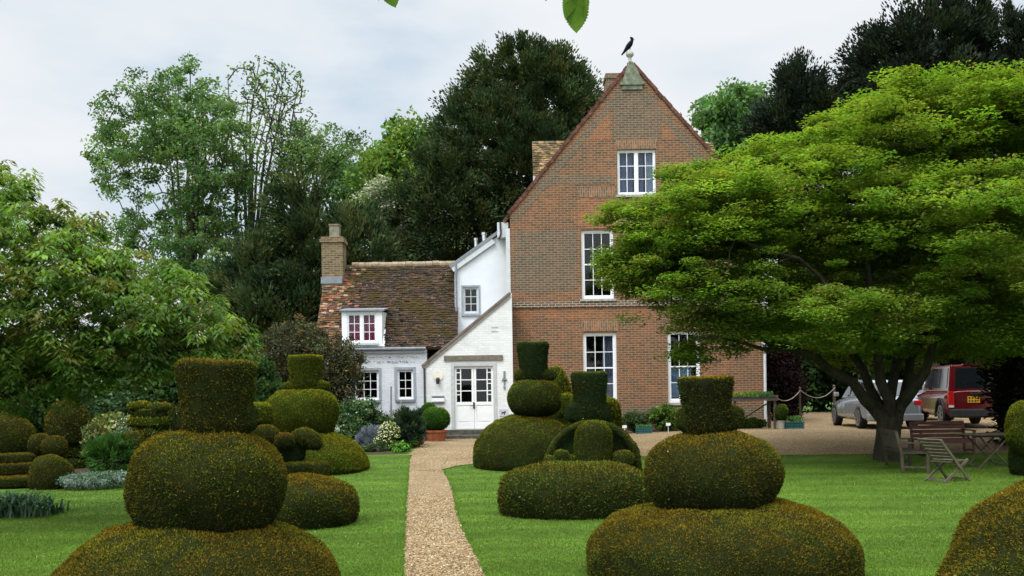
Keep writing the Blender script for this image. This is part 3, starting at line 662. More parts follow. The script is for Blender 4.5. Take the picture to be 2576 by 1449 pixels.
# dormers on both roof slopes, tiled
def tiles(mb_tiles, cols_, corner, ux, uy, nu, nv, wu, hv, pal, th=.014):
    """real tiles: corner + ux along the eave, uy up the slope"""
    corner, ux, uy = Vector(corner), Vector(ux), Vector(uy); nn_ = ux.cross(uy).normalized()
    if nn_.z < 0: nn_ = -nn_
    V = mb_tiles
    for j in range(nv):
        for i in range(nu + (j % 2)):
            u0 = max(0, (i - .5*(j % 2))*wu); u1 = min(nu*wu, (i + 1 - .5*(j % 2))*wu - .006)
            if u1 - u0 < .02: continue
            jt = RNG.normal(size=4)*.010; v0 = j*hv + jt[0]; v1 = (j+1.35)*hv
            a = corner + ux*u0 + uy*v0 + nn_*(.035+jt[1]); b = corner + ux*u1 + uy*v0 + nn_*(.035+jt[2]); c_ = corner + ux*u1 + uy*v1 + nn_*.006; d = corner + ux*u0 + uy*v1 + nn_*.006
            low = [q - nn_*th for q in (a, b)]
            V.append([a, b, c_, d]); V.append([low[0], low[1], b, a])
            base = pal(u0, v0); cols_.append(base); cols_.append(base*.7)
def build_tiles(parent, name, specs, m, label=None):
    V, C = [], []
    for s in specs: tiles(V, C, *s)
    arr = np.array([[tuple(p) for p in q] for q in V]); o = add_leafmesh(name, arr, 4, np.array(C), m, parent); 
    if label: o['label'] = label
    return o
def tile_mat():
    m, t, n, l, p = new_mat('clay_tile'); a = n.new('ShaderNodeAttribute'); a.attribute_name = 'col'
    f = ramp(t, noise(t, 30, 5), [(.3, .6), (.7, 1.4)]); c = mixc(t, a.outputs['Color'], f, 1.0, 'MULTIPLY')
    li = ramp(t, noise(t, 11, 6, rough=.8), [(.60, 0.0), (.66, 1.0)]); c = mixc(t, c, (.36,.34,.28), li)
    mo = ramp(t, noise(t, 1.5, 7, rough=.75), [(.44, 0.0), (.58, .8)]); c = mixc(t, c, (.050,.036,.011), mo)
    l.new(c, p.inputs['Base Color']); p.inputs['Roughness'].default_value = .95; p.inputs['Specular IOR Level'].default_value = .08; return m
M_TILE = tile_mat()
TP = np.array([(.048,.033,.026),(.060,.037,.027),(.038,.031,.026),(.028,.024,.020),(.072,.040,.028)])
def pal_moss(u, v): return TP[RNG.integers(5)]*(1+.25*RNG.normal())
TR = np.array([(.17,.07,.042),(.11,.06,.045),(.30,.22,.14),(.075,.055,.042),(.22,.09,.05)])
dy = BY + 3.4
for side, (px0, px1, py0, py1) in (('l', (1341,1425,354,443)), ('r', (1755,1797,356,430))):
    a = P(px0, py1, dy); b = P(px1, py1, dy); t_ = P(px0, py0, dy+.9)
    x0, x1 = a.x, b.x
    if side == 'l': x1 += .8
    else: x0 -= .9; 
    uy = Vector((0, .9, t_.z-a.z)); L_ = uy.length; uy.normalize()
    build_tiles(HB, 'dormer_roof', [((x0, dy, a.z), (1,0,0), uy, int((x1-x0)/.165)+1, int(L_/.105), .165, .105, lambda u, v: np.array([(.20,.14,.07),(.26,.17,.09),(.13,.09,.05),(.10,.085,.05)])[RNG.integers(4)]*(1+.2*RNG.normal()))], M_TILE)
    mb = MB(); e_ = .04
    mb.add([(x0+e_, dy+.02, a.z-1.3), (x1, dy+.02, a.z-1.3), (x1, dy+.02, a.z), (x0+e_, dy+.02, a.z), (x0+e_, dy+.9, t_.z-.03), (x1, dy+.9, t_.z-.03), (x1, dy+1.8, a.z), (x0+e_, dy+1.8, a.z), (x0+e_, dy+1.8, a.z-1.3), (x1, dy+1.8, a.z-1.3)],
           [(0,1,2,3), (3,2,5,4), (4,5,6,7), (7,6,9,8), (0,3,4,7,8), (1,9,6,5,2)])
    mb.build('dormer_wall', M_WHITE, HB)
# gutter end, downpipes
mb = MB(); q = P(1919, 860, BY); mb.tube([(XR+.02, BY-.06, P(1900,862,BY).z), (XR+.02, BY-.06, .35)], .045, 10); mb.tube([(XR+.02, BY-.05, ZE-.3), (XR+.02, BY-.06, P(1900,862,BY).z)], .045, 10)
mb.box(XR-.08, XR+.12, BY-.14, BY-.005, P(1900,875,BY).z, P(1900,858,BY).z); mb.build('downpipe', M_OFFW, HB)
mb = MB(); mb.box(XR+.001, XR+.06, BY-.002, BY+.3, 0, 5.5); mb.build('corner_quoin', M_BUFF, HB)
mb = MB(); mb.box(XL-.14, XL-.006, BY-.02, BY+.25, P(1280,770,BY).z-.1, P(1280,575,BY).z); mb.build('corner_board', M_OFFW, HB)
# ---------------------------------------------------------------- white extension: tall part and porch
HW = empty('white_extension', (P(1180,1090,31.7).x, 31.7, .28), 'white extension with glazed double front door under a sloping roof against the brick house', 'house')
TY = 33.3
tp = [P(*q, TY) for q in ((1143,668),(1250,592),(1283,563))]; xl_t = tp[0].x; xr_t = XL - .002
ztop_r = tp[1].z + (tp[1].z-tp[0].z)/(tp[1].x-tp[0].x)*(xr_t-tp[1].x)
mb = MB(); mb.prism([(xl_t, -.1), (xr_t, -.1), (xr_t, ztop_r-.05), (xl_t, tp[0].z-.05)], TY, TY+.3); tw = mb.build('upper_wall', M_RENDER, HW)
c = MB(); hole(c, 1165, 722, 1204, 789, TY); cut(tw, c)
mb = MB(); mb.box(xl_t, xl_t+.25, TY+.3, TY+6, -.1, tp[0].z-.05); mb.build('side_wall', M_RENDER, HW); mb = MB(); mb.box(xl_t+.25, xr_t, TY+1, TY+1.1, 0, 5); mb.build('inner_wall', M_DARKROOM, HW)
mb = MB(); slope_slab(mb, xl_t-.12, tp[0].z-.09, xr_t, ztop_r, TY-.12, TY+6, .10); mb.build('roof', M_LEAD, HW)
mb = MB(); slope_slab(mb, xl_t-.02, tp[0].z-.22, xr_t-.5, ztop_r-.22-.5*(tp[1].z-tp[0].z)/(tp[1].x-tp[0].x), TY-.1, TY-.06, .2); mb.build('bargeboard', M_OFFW, HW)
X0, X1, Z0, Z1 = rc(1251, 562, 1279, 600, TY-.2); mb = MB(); mb.box(X0, X1, TY-.4, TY-.002, Z0, Z1); mb.build('gutter_box', M_OFFW, HW, bevel=.01)
mb = MB(); mb.tube([(X0+.1, TY-.43, Z1+.02), (X0+.12, TY-.43, Z0+.12), (X0+.05, TY-.41, Z0-.05)], .03, 8); mb.build('gutter_bracket', M_DARKMETAL, HW)
mb = MB(); a = P(1146, 664, TY-.14); b = P(1150, 830, TY-.14); mb.tube([(a.x+.01, TY-.1, a.z), (a.x+.01, TY-.1, 3.2)], .04, 10); mb.build('downpipe', M_LEAD, HW)
window(HW, 1165, 722, 1204, 789, TY, 2, 3, M_OFFW, fw=.04, surround=.06, msill=M_GREYW, recess=.03)
for (x0,y0,x1,y1) in ((1211,584,1225,612),(1192,598,1202,618)):
    X0, X1, Z0, Z1 = rc(x0,y0,x1,y1,TY+1.5); mb = MB(); xm = (X0+X1)/2; r_ = (X1-X0)/2*.8
    mb.lathe([(r_,Z0-.6),(r_,Z1-.1),(r_*1.25,Z1-.09),(r_*1.25,Z1-.02),(.01,Z1)], (xm, TY+1.5, 0), 14); mb.build('flue', M_STEEL, HW, smooth=False)
# porch (the front gable)
PY = 31.7
pp = [P(*q, PY) for q in ((1070,918),(1286,738))]; xl_p, xr_p = pp[0].x, XL + .03
zr = pp[0].z + (pp[1].z-pp[0].z)/(pp[1].x-pp[0].x)*(xr_p-xl_p); DOOR = (1141,918,1244,1079)
mb = MB(); mb.prism([(xl_p,-.1),(xr_p,-.1),(xr_p,zr),(xl_p,pp[0].z)], PY, PY+.3); pw = mb.build('porch_wall', M_WBRICK, HW)
c = MB(); hole(c, *DOOR, PY); cut(pw, c)
mb = MB(); mb.box(xl_p, xl_p+.25, PY+.3, TY+1, -.1, pp[0].z-.01); mb.build('porch_side_wall', M_WBRICK, HW); mb = MB(); mb.box(xl_p+.25, xr_p, TY-.02, TY-.004, -.1, 3.6); mb.build('inner_wall', M_DARKROOM, HW)
mb = MB(); dx_ = xr_p-xl_p; dz_ = zr-pp[0].z
sl_ = dz_/dx_
slope_slab(mb, xl_p-.09, pp[0].z-.09*sl_+.004, XL-.003, zr-.036*sl_+.004, PY-.07, TY-.004, .07); mb.build('porch_roof', plain('roof_verge_tile', (.17,.14,.12), .9, .1, var=.35), HW)
mb = MB(); slope_slab(mb, xl_p-.06, pp[0].z-.10-.06*sl_, XL-.003, zr-.10-.036*sl_, PY-.035, PY-.002, .095); mb.build('porch_bargeboard', plain('brownish_board', (.33,.30,.26), .8, .1, var=.25), HW)
X0, X1, Z0, Z1 = rc(1117, 894, 1265, 907, PY); mb = MB(); mb.box(X0, X1, PY-.05, PY+.1, Z0, Z1); mb.build('lintel', M_WOODLINT, HW, bevel=.006)
X0, X1, Z0, Z1 = rc(*DOOR, PY); mb = MB()
mb.box(X0-.07, X0+.03, PY-.03, PY+.1, Z0-.02, Z1+.06); mb.box(X1-.03, X1+.07, PY-.03, PY+.1, Z0-.02, Z1+.06); mb.box(X0+.03, X1-.03, PY-.03, PY+.1, Z1-.04, Z1+.06); mb.build('door_frame', plain('grey_white_frame', (.46,.48,.48), .6, .2, var=.15), HW)
M_DOOR = plain('white_gloss_door', (.82,.83,.82), .35, .4, var=.04)
xm = (X0+X1)/2; zt = Z1-.045; ZT = Z0+.0
def leaf(sgn):
    a, b = (X0+.032, xm-.004) if sgn < 0 else (xm+.004, X1-.032); y0 = PY+.04; y1 = PY+.085; W_ = b-a; f = MB()
    zr_ = P(1190, 1011, PY).z; st = .07
    f.box(a, a+st, y0, y1, ZT+.01, zt); f.box(b-st, b, y0, y1, ZT+.01, zt)
    f.box(a+st, b-st, y0, y1, zt-.075, zt); f.box(a+st, b-st, y0, y1, zr_-.10, zr_); f.box(a+st, b-st, y0, y1, ZT+.01, ZT+.19)
    f.box(a+st, b-st, y0+.02, y1-.008, ZT+.19, zr_-.10)
    f.box(a+st+.045, b-st-.045, y0+.008, y0+.021, ZT+.24, zr_-.15)
    A, B, C_, D = a+st, b-st, zr_, zt-.075; wn = (B-A)*.27; xs_ = A+wn if sgn < 0 else B-wn; bt = .018
    f.box(xs_-bt, xs_+bt, y0+.004, y1-.004, C_, D)
    big = (xs_+bt, B) if sgn < 0 else (A, xs_-bt); sm_ = (A, xs_-bt) if sgn < 0 else (xs_+bt, B)
    for j in (1, 2):
        z = C_+(D-C_)*j/3; f.box(A if sgn < 0 else A, xs_-bt, y0+.006, y1-.006, z-bt*.8, z+bt*.8); f.box(xs_+bt, B, y0+.006, y1-.006, z-bt*.8, z+bt*.8)
    for j in range(3):
        z = C_+(D-C_)*(j+.66)/3; f.box(*sm_, y0+.006, y1-.006, z-bt*.8, z+bt*.8)
    o = f.build('door', M_DOOR, HW); p = MB(); p.box(A+.002, B-.002, y1-.004, y1-.001, C_+.002, D-.002); p.build('pane', M_GLASS, o)
    return o
dl = leaf(-1); dr = leaf(1)
zh = P(1188, 1020, PY).z; mb = MB(); mb.box(xm-.035, xm-.006, PY+.025, PY+.04, zh-.09, zh+.11); mb.tube([(xm-.02, PY-.01, zh), (xm-.13, PY-.01, zh-.005)], .012, 8); mb.tube([(xm-.02, PY+.03, zh), (xm-.02, PY-.01, zh)], .011, 8)
mb.tube([(xm+.015, PY+.03, zh+.08), (xm+.015, PY-.005, zh+.08), (xm+.015, PY-.005, zh-.1), (xm+.015, PY+.03, zh-.1)], .011, 8); mb.build('door_handle', M_DARKMETAL, dl)
mb = MB(); gz = float(g(0, PY)); x0 = P(1124,1080,PY).x; x1 = P(1260,1080,PY).x
mb.box(x0, x1, PY-.32, PY-.003, gz-.1, ZT-.012); mb.build('doorstep', M_STEPS, HW, bevel=.015)
mb = MB(); mb.box(x0-.10, x1+.1, PY-.75, PY-.323, gz-.1, gz+(ZT-gz)*.42); mb.build('doorstep', M_STEPS, HW, bevel=.015)
# gable vents, interior shade
M_VENT = plain('vent_grey', (.38,.40,.43), .8, .1, var=.5, scale=40)
for y in (824, 834): q = P(1236, y, PY); mb = MB(); mb.box(q.x, q.x+.22, PY-.006, PY+.01, q.z-.018, q.z+.018); mb.build('air_vent', M_VENT, HW)
mb = MB(); q = P(1068, 925, PY); mb.tube([(xl_p-.03, PY-.03, pp[0].z-.1), (xl_p-.03, PY-.03, .5)], .035, 8); mb.build('downpipe', plain('black_pipe', (.05,.05,.055), .5, .3), HW)
# ---------------------------------------------------------------- low white cottage with the mossy roof
KY = 32.2; RYk = 34.66
HC = empty('white_cottage', (P(960,1080,KY).x, KY, .28), 'low white cottage with mossy tiled roof, brick chimney and a dormer with pink curtains', 'cottage')
xlk = P(788, 830, KY).x; xrk = xl_p - .002; zek = P(1000, 875, KY).z; zrk = P(1000, 665, RYk).z; xrr = P(1148, 780, 33.3).x + .06
mb = MB(); mb.box(xlk+.1, xrk, KY+.12, KY+.42, -.1, zek+.02); wk = mb.build('front_wall', M_WBRICK2, HC)
WK = [(893,932,953,1007), (999,930,1040,1005)]
c = MB()
for q in WK: hole(c, *q, KY+.12)
cut(wk, c)
mb = MB()
vs = [(KY+.42, -.1), (2*RYk-KY-.42, -.1), (2*RYk-KY-.42, zek), (RYk, zrk-.12), (KY+.42, zek+.3)]
n_ = len(vs); mb.add([(xlk+.1, y, z) for y, z in vs] + [(xlk+.4, y, z) for y, z in vs], [tuple(range(n_-1,-1,-1)), tuple(range(n_, 2*n_))] + [(i, (i+1)%n_, (i+1)%n_+n_, i+n_) for i in range(n_)])
mb.build('end_wall', M_BRICK_ORANGE, HC)
mb = MB(); mb.box(xlk+.1, xrr, 2*RYk-KY-.42, 2*RYk-KY-.12, -.1, zek); mb.build('rear_wall', M_WBRICK2, HC); mb = MB(); mb.box(xlk+.41, xrk, KY+1.5, KY+1.6, 0, 2.9); mb.build('inner_wall', M_DARKROOM, HC)
uy = Vector((0, RYk-KY, zrk-zek)); Ls = uy.length; uyn = uy.normalized()
mb = MB(); nn_ = Vector((0, -uyn.z, uyn.y))
for sgn in (1, -1):
    p0 = Vector((0, KY if sgn > 0 else 2*RYk-KY, zek)); p1 = Vector((0, RYk, zrk)); nv = Vector((0, -uyn.z*sgn, uyn.y)); 
    a_, b_ = p0 - nv*.10, p1 - nv*.10
    mb.add([(x, q.y, q.z) for x in (xlk, xrr) for q in (p0-nv*.002, p1-nv*.002, b_, a_)], [(0,1,2,3),(7,6,5,4),(0,4,5,1),(1,5,6,2),(2,6,7,3),(3,7,4,0)])
mb.build('roof', M_TILE_MAIN, HC)
def pal_k(u, v):
    k_ = 1.35 + .35*RNG.normal() - .35*(v < 1.6)
    if u < k_*.68: return TR[RNG.integers(5)]*(1+.25*RNG.normal())
    return pal_moss(u, v)
nu = int(round((xrr-xlk)/.165)); nv_ = int(Ls/.1)
build_tiles(HC, 'roof_tiles', [((xlk, KY, zek), (1,0,0), uyn, nu, nv_-1, (xrr-xlk)/nu, Ls/nv_, pal_k)], M_TILE)
mb = MB()
for i in range(16):
    x0_ = xlk+.9 + (xrr-xlk-.9)*i/16; x1_ = x0_ + (xrr-xlk-.9)/16 - .01; j = RNG.normal()*.006
    mb.tube([(x0_, RYk, zrk-.02+j), (x1_, RYk, zrk-.02+j)], .11, 10)
mb.build('ridge_tiles', plain('ridge_tile', (.28,.22,.15), .9, .1, var=.4, scale=8), HC)
mb = MB(); mb.tube([(xlk-.02, KY-.05, zek-.03), (xrk-.02, KY-.05, zek-.03)], .05, 8); mb.build('gutter', M_LEAD, HC)
mb = MB(); mb.box(xlk+.1, xrk-.01, KY+.03, KY+.118, zek-.16, zek-.02); mb.build('eaves_board', M_OFFW, HC)
# brick toothing / flaked paint line
mb = MB()
for i in range(110):
    x_ = P(RNG.uniform(905,1050), 905, KY+.12).x; z_ = P(960, RNG.choice([900, 911, 913]) + RNG.normal()*1.0, KY+.12).z; s_ = RNG.uniform(.01,.05)
    mb.box(x_, x_+s_, KY+.115, KY+.13, z_, z_+.02*RNG.uniform(.5,1.3))
tag(mb.build('flaked_paint', plain('bare_brick_spots', (.20,.19,.19), .9, .1), HC), kind='stuff')
window(HC, *WK[0], KY+.12, 3, 3, M_WHITE, fw=.04, surround=.085, msill=M_LEAD, recess=.05, bar=.02)
window(HC, *WK[1], KY+.12, 2, 3, M_WHITE, fw=.04, surround=.085, msill=M_LEAD, recess=.05, bar=.02)
# chimney
cy = 34.0; X0, X1, Z0, Z1 = rc(809, 608, 862, 700, cy); cxm = (X0+X1)/2
mb = MB(); mb.box(X0, X1, cy, cy+.75, Z0-.9, Z1-.02); mb.box(X0-.05, X1+.05, cy-.05, cy+.80, Z1-.02, Z1+.09); mb.box(X0-.02, X1+.02, cy-.02, cy+.77, Z1+.09, Z1+.17); mb.build('chimney', M_BUFF, HC)
X0p, X1p, Z0p, Z1p = rc(826, 561, 850, 594, cy); mb = MB()
mb.box(X0p, X1p, cy+.2, cy+.55, Z1+.17, Z1p-.05); mb.box(X0p-.02, X1p+.02, cy+.18, cy+.57, Z1p-.05, Z1p); mb.build('chimney_pot', plain('pot_stone', (.20,.185,.14), .9, .1, var=.4), HC)
fa, fb = P(808, 697, cy-.02), P(855, 713, cy-.02); mb = MB(); mb.box(X0-.03, X1-.02, cy-.03, cy+.2, fb.z, fa.z); mb.build('lead_flashing', M_LEAD, HC)
# dormer with the pink curtains
DY = KY - .03
X0, X1, Z0, Z1 = rc(860, 783, 962, 872, DY); wx0, wx1, wz0, wz1 = rc(873, 788, 947, 862, DY)
back = lambda z: KY + (z - zek)/(zrk-zek)*(RYk-KY)
mb = MB(); mb.add([(X0, DY, Z0), (X1-.02, DY, Z0), (X1, DY, Z1), (X0, DY, Z1), (X0, back(Z0), Z0), (X1+.13, back(Z0)+.02, Z0), (X1+.02, back(Z1), Z1), (X0, back(Z1), Z1)],
   [(0,1,2,3),(5,4,7,6),(1,5,6,2),(4,0,3,7),(3,2,6,7),(0,4,5,1)])
dw = mb.build('dormer_wall', M_WHITE, HC); c = MB(); c.box(wx0, wx1, DY-.3, DY+.5, wz0, wz1); cut(dw, c)
mb = MB(); mb.add([(X0-.06, DY-.1, Z1), (X1+.07, DY-.1, Z1), (X1+.07, DY-.1, Z1+.05), (X0-.06, DY-.1, Z1+.05), (X0-.06, back(Z1)+.3, Z1+.16), (X1+.07, back(Z1)+.3, Z1+.16), (X1+.07, back(Z1)+.3, Z1+.21), (X0-.06, back(Z1)+.3, Z1+.21)],
   [(0,1,2,3),(5,4,7,6),(0,4,5,1),(3,2,6,7),(0,3,7,4),(1,5,6,2)]); mb.build('dormer_roof', M_LEAD, HC)
window(HC, 873, 788, 947, 862, DY, 2, 3, M_WHITE, split=True, fw=.03, recess=.01, msill=M_OFFW, bar=.02, curtain=((.01,.47,M_PINK),(.53,.99,M_PINK)), label='dormer window with pink curtains')
# ---------------------------------------------------------------- things fixed on the walls
q = P(1102, 955, PY); LM = empty('wall_lamp', (q.x, PY, q.z), 'black wall lantern with round pale disc behind it, left of the front door', 'lamp')
mb = MB()
mb.tube([(0, -.004, .12), (0, -.03, .12)], .16, 26); mb.build('back_disc', plain('cream_disc', (.74,.70,.58), .7, .1, var=.1), LM, local=True)
mb = MB(); mb.lathe([(.002,-.14),(.05,-.14),(.065,.02),(.04,.06),(.002,.08)], (0,-.10,0), 12); mb.tube([(0,0,-.02),(0,-.10,-.02)], .015, 6); mb.build('lantern', M_DARKMETAL, LM, local=True)
mb = MB(); mb.tube([(0,-.10,.075),(0,-.10,.12)], .022, 8); mb.build('lantern_cap', M_WHITE, LM, local=True)
q = P(1102, 1006, PY); LB = empty('letterbox', (q.x, PY, q.z), 'white letterbox on the porch wall left of the door', 'letterbox')
mb = MB(); mb.box(-.2, .2, -.09, -.003, -.06, .06); mb.build('box', M_WHITE, LB, local=True, bevel=.01); mb = MB(); mb.box(-.2, .2, -.10, -.003, .095, .125); mb.build('lid', M_LEAD, LB, local=True); mb = MB(); mb.box(-.19, .19, -.07, -.003, -.10, -.065); mb.build('shelf', M_LEAD, LB, local=True)
q = P(1269, 955, PY); TH = empty('wall_ornament', (q.x, PY, q.z), 'verdigris metal ornament hanging on the white wall right of the door', 'ornament')
mb = MB(); mb.box(-.03, .03, -.03, -.004, .02, .28); mb.prism([(-.09,-.02),(.09,-.02),(.03,.06),(-.03,.06)], -.05, -.004); mb.box(-.025, .025, -.03, -.004, -.16, -.022); mb.lathe([(.002,-.30),(.03,-.29),(.035,-.22),(.01,-.18)], (0,-.03,0), 8)
mb.build('ornament_body', plain('verdigris', (.16,.22,.20), .7, .3, var=.4, scale=20), TH, local=True)
q = P(1267, 1038, PY); PL = empty('wall_plaque', (q.x, PY, q.z), 'small grey plaque with a black silhouette, low on the white wall', 'plaque')
mb = MB(); mb.box(-.14, .14, -.02, -.003, -.11, .11); mb.build('plate', plain('plaque_grey', (.52,.52,.56), .6, .2, var=.1), PL, local=True)
mb = MB(); mb.prism([(-.08,.06),(-.05,.02),(.02,.02),(.04,.07),(.075,.03),(.05,-.01),(.04,-.07),(.015,-.07),(.01,-.03),(-.03,-.02),(-.045,-.06),(-.07,-.05),(-.06,.0)], -.024, -.0205); mb.build('silhouette', M_DARKMETAL, PL, local=True)
q = P(983, 1040, KY-.2); ST = MB(); zg = float(g(q.x, KY-.2)); a = P(984, 972, KY-.2); ST.tube([(q.x, KY-.2, zg), (a.x, KY-.2, a.z)], [.035,.028], 8)
o = ST.build('garden_post', M_LEAD, None); tag(o, 'thin grey post standing between the two cottage windows', 'post')
# crow on the finial: one continuous body
CR = empty('crow', tuple(FIN_TOP), 'black crow perched on the finial at the tip of the brick gable', 'bird')
mb = MB(); mb.tube([(-.27,0,-.14),(-.20,0,-.06),(-.12,0,.04),(-.05,0,.13),(.02,0,.22),(.065,0,.30),(.085,0,.345),(.075,0,.395),(.04,-.0,.425),(.01,0,.43)], [.022,.035,.06,.085,.085,.06,.048,.052,.038,.01], 12)
mb.build('body', plain('black_feather', (.006,.006,.012), .85, .1), CR, local=True, smooth=True)
mb = MB(); mb.tube([(.10,0,.39),(.14,0,.378),(.165,0,.36)], [.018,.012,.003], 8); mb.build('beak', M_DARKMETAL, CR, local=True)
for s_ in (-1, 1):
    mb = MB(); mb.tube([(.0,s_*.03,.16),(.02,s_*.03,.06),(.0,s_*.03,.005)], [.015,.008,.007], 6); mb.build('leg', M_DARKMETAL, CR, local=True)
# ================================================================= clipped yews
GTOP = 'clipped yew topiary on the lawns'
def topi(name, label, Y, parts, xc=None, group=GTOP, **kw):
    """parts: list of (part name, [tiers], options)"""
    first = parts[0][1][0][0]; c = first.mean(axis=0); rt = empty(name, (float(c[0]), float(Y), float(g(c[0], Y))), label, 'topiary', group=group)
    for pn, vf, op in parts:
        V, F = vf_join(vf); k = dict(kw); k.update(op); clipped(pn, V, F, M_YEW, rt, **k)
    return rt
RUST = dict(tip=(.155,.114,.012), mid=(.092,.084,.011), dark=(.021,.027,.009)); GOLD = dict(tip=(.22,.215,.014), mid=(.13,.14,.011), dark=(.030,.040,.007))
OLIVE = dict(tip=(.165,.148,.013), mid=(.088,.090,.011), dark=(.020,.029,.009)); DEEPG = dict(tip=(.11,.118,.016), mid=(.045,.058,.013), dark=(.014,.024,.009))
near = dict(dens=14000, size=.020, thick=.006); midd = dict(dens=5500, size=.028, thick=.007); far = dict(dens=1500, size=.055, thick=.010)
Y = 8.5
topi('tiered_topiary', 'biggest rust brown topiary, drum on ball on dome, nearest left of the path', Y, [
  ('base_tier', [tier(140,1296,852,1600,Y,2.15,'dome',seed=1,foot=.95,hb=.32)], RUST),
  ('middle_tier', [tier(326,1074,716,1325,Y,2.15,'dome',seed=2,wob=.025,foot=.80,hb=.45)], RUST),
  ('brim', [tier(436,1016,650,1090,Y,4,'ball',sy=.5,seed=3,wob=.04)], dict(OLIVE, lit_tip_amt=.35)),
  ('top_tier', [tier(447,908,643,1098,Y,6,'hat',seed=3)], dict(RUST, lit_tip_amt=1))], **near)
Y = 9.6
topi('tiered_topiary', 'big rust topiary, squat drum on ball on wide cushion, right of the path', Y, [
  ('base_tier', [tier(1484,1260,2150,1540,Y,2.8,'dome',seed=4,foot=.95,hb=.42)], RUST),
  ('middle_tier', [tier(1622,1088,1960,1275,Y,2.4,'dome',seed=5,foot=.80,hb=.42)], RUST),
  ('brim', [tier(1702,1020,1870,1086,Y,4,'ball',sy=.4,seed=6,wob=.05)], dict(OLIVE, lit_tip_amt=.8)),
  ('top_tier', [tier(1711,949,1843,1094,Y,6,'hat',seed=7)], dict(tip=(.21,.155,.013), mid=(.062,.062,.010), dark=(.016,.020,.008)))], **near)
Y = 6.0; cx_ = P(2840, 1400, Y).x; rx = P(2840,1400,Y).x - P(2398,1449,Y).x
d = lathe_vf([(.002,0)] + domeprof(rx, P(2640,1165,Y).z, 2.1, .95, hb=.3), (cx_, Y, -.01), 60, seed=8)
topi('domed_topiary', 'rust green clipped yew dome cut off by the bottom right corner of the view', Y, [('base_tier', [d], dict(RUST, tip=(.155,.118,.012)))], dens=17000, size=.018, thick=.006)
Y = 13.7
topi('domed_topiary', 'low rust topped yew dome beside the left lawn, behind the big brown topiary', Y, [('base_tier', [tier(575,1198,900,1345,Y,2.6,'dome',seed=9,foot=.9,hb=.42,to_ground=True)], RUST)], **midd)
Y = 22.3
topi('tiered_topiary', 'yellow green topiary of flared drum, wide ball and dome near the cottage', Y, [
  ('base_tier', [tier(604,1078,926,1200,Y,2.0,'dome',seed=10,foot=.97,hb=.1,to_ground=True)], GOLD),
  ('middle_tier', [tier(671,978,850,1088,Y,2.8,'dome',seed=11,foot=.84,hb=.42)], GOLD), ('brim', [tier(715,958,827,984,Y,3.5,'ball',sy=.5,seed=12)], GOLD),
  ('top_tier', [tier(726,895,813,984,Y,5,'hat',seed=13)], GOLD)], **midd)
Y = 22.6
topi('tiered_topiary', 'olive topiary of drum, round ball and broad dome, right beside the front door path', Y, [
  ('base_tier', [tier(1189,1043,1454,1190,Y,2.2,'dome',seed=14,foot=.97,hb=.12,to_ground=True)], OLIVE),
  ('middle_tier', [tier(1277,953,1411,1050,Y,2.5,'ball',seed=15)], OLIVE), ('brim', [tier(1291,926,1397,962,Y,3,'ball',sy=.5,seed=16,wob=.05)], OLIVE),
  ('top_tier', [tier(1302,861,1381,962,Y,6,'hat',seed=17)], DEEPG)], **midd)
Y = 24.6
topi('golden_topiary', 'golden green cone and block topiary partly hidden behind the drum topped yew', Y, [
  ('base_tier', [tier(1398,1000,1562,1125,Y,5,'dome',seed=18,foot=1,hb=.5,to_ground=True)], GOLD),
  ('top_tier', [tier(1352,922,1442,1090,Y,2.0,'dome',seed=19,foot=1,hb=.3)], GOLD), ('side_tier', [tier(1400,990,1445,1050,Y-.4,3,'ball',seed=20)], GOLD)], **far)
# figure like topiary: drum head, arched skirt with a front lobe
Y = 20.0
arch = tier(1365,1059,1610,1190,Y,2.3,'dome',sy=.42,seed=21,foot=1,hb=.1,to_ground=True)
cA = P(1487, 1180, Y); zg = float(g(cA.x, Y)); ra = (1608-1365)/2*Y/FPX; hh = P(1487,1059,Y).z - zg
ring = MB(); ring.tube([(cA.x + ra*.95*math.cos(t), Y-.36, zg + hh*.97*math.sin(t)**.85 if math.sin(t) > 0 else zg) for t in np.linspace(0.02, math.pi-.02, 26)], .065, 8)
lobe = tier(1446,1060,1540,1190,Y-.42,3.2,'dome',seed=22,foot=.95,hb=.6,to_ground=True)
knobs = [tier(a, b, c_, d_, Y-.52, 2.5, 'ball', seed=i) for i, (a, b, c_, d_) in enumerate(((1368,1146,1402,1180),(1393,1132,1432,1170),(1424,1146,1452,1180),(1540,1134,1594,1178)))]
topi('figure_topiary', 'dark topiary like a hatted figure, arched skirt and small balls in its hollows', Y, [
  ('skirt', [arch], dict(DEEPG, lit_tip_amt=.6)), ('skirt_rim', [(np.array(ring.v), ring.f)], OLIVE), ('front_lobe', [lobe], OLIVE), ('small_ball', [knobs[0]], OLIVE), ('small_ball', [knobs[1]], OLIVE), ('small_ball', [knobs[2]], OLIVE), ('small_ball', [knobs[3]], OLIVE),
  ('brim', [tier(1419,1008,1538,1066,Y,3,'ball',sy=.55,seed=23,wob=.03)], dict(DEEPG, lit_tip_amt=.6)), ('top_tier', [tier(1438,937,1528,1064,Y,6,'hat',seed=24)], DEEPG)], **midd)
Y = 14.4
topi('low_oval_topiary', 'long low green oval hedge cushion in front of the hatted figure topiary', Y, [('base_tier', [tier(1252,1165,1642,1320,Y,2.6,'dome',sy=.75,seed=25,foot=.93,hb=.42,to_ground=True)], dict(OLIVE, tip=(.10,.095,.014)))], dens=3400, size=.04)
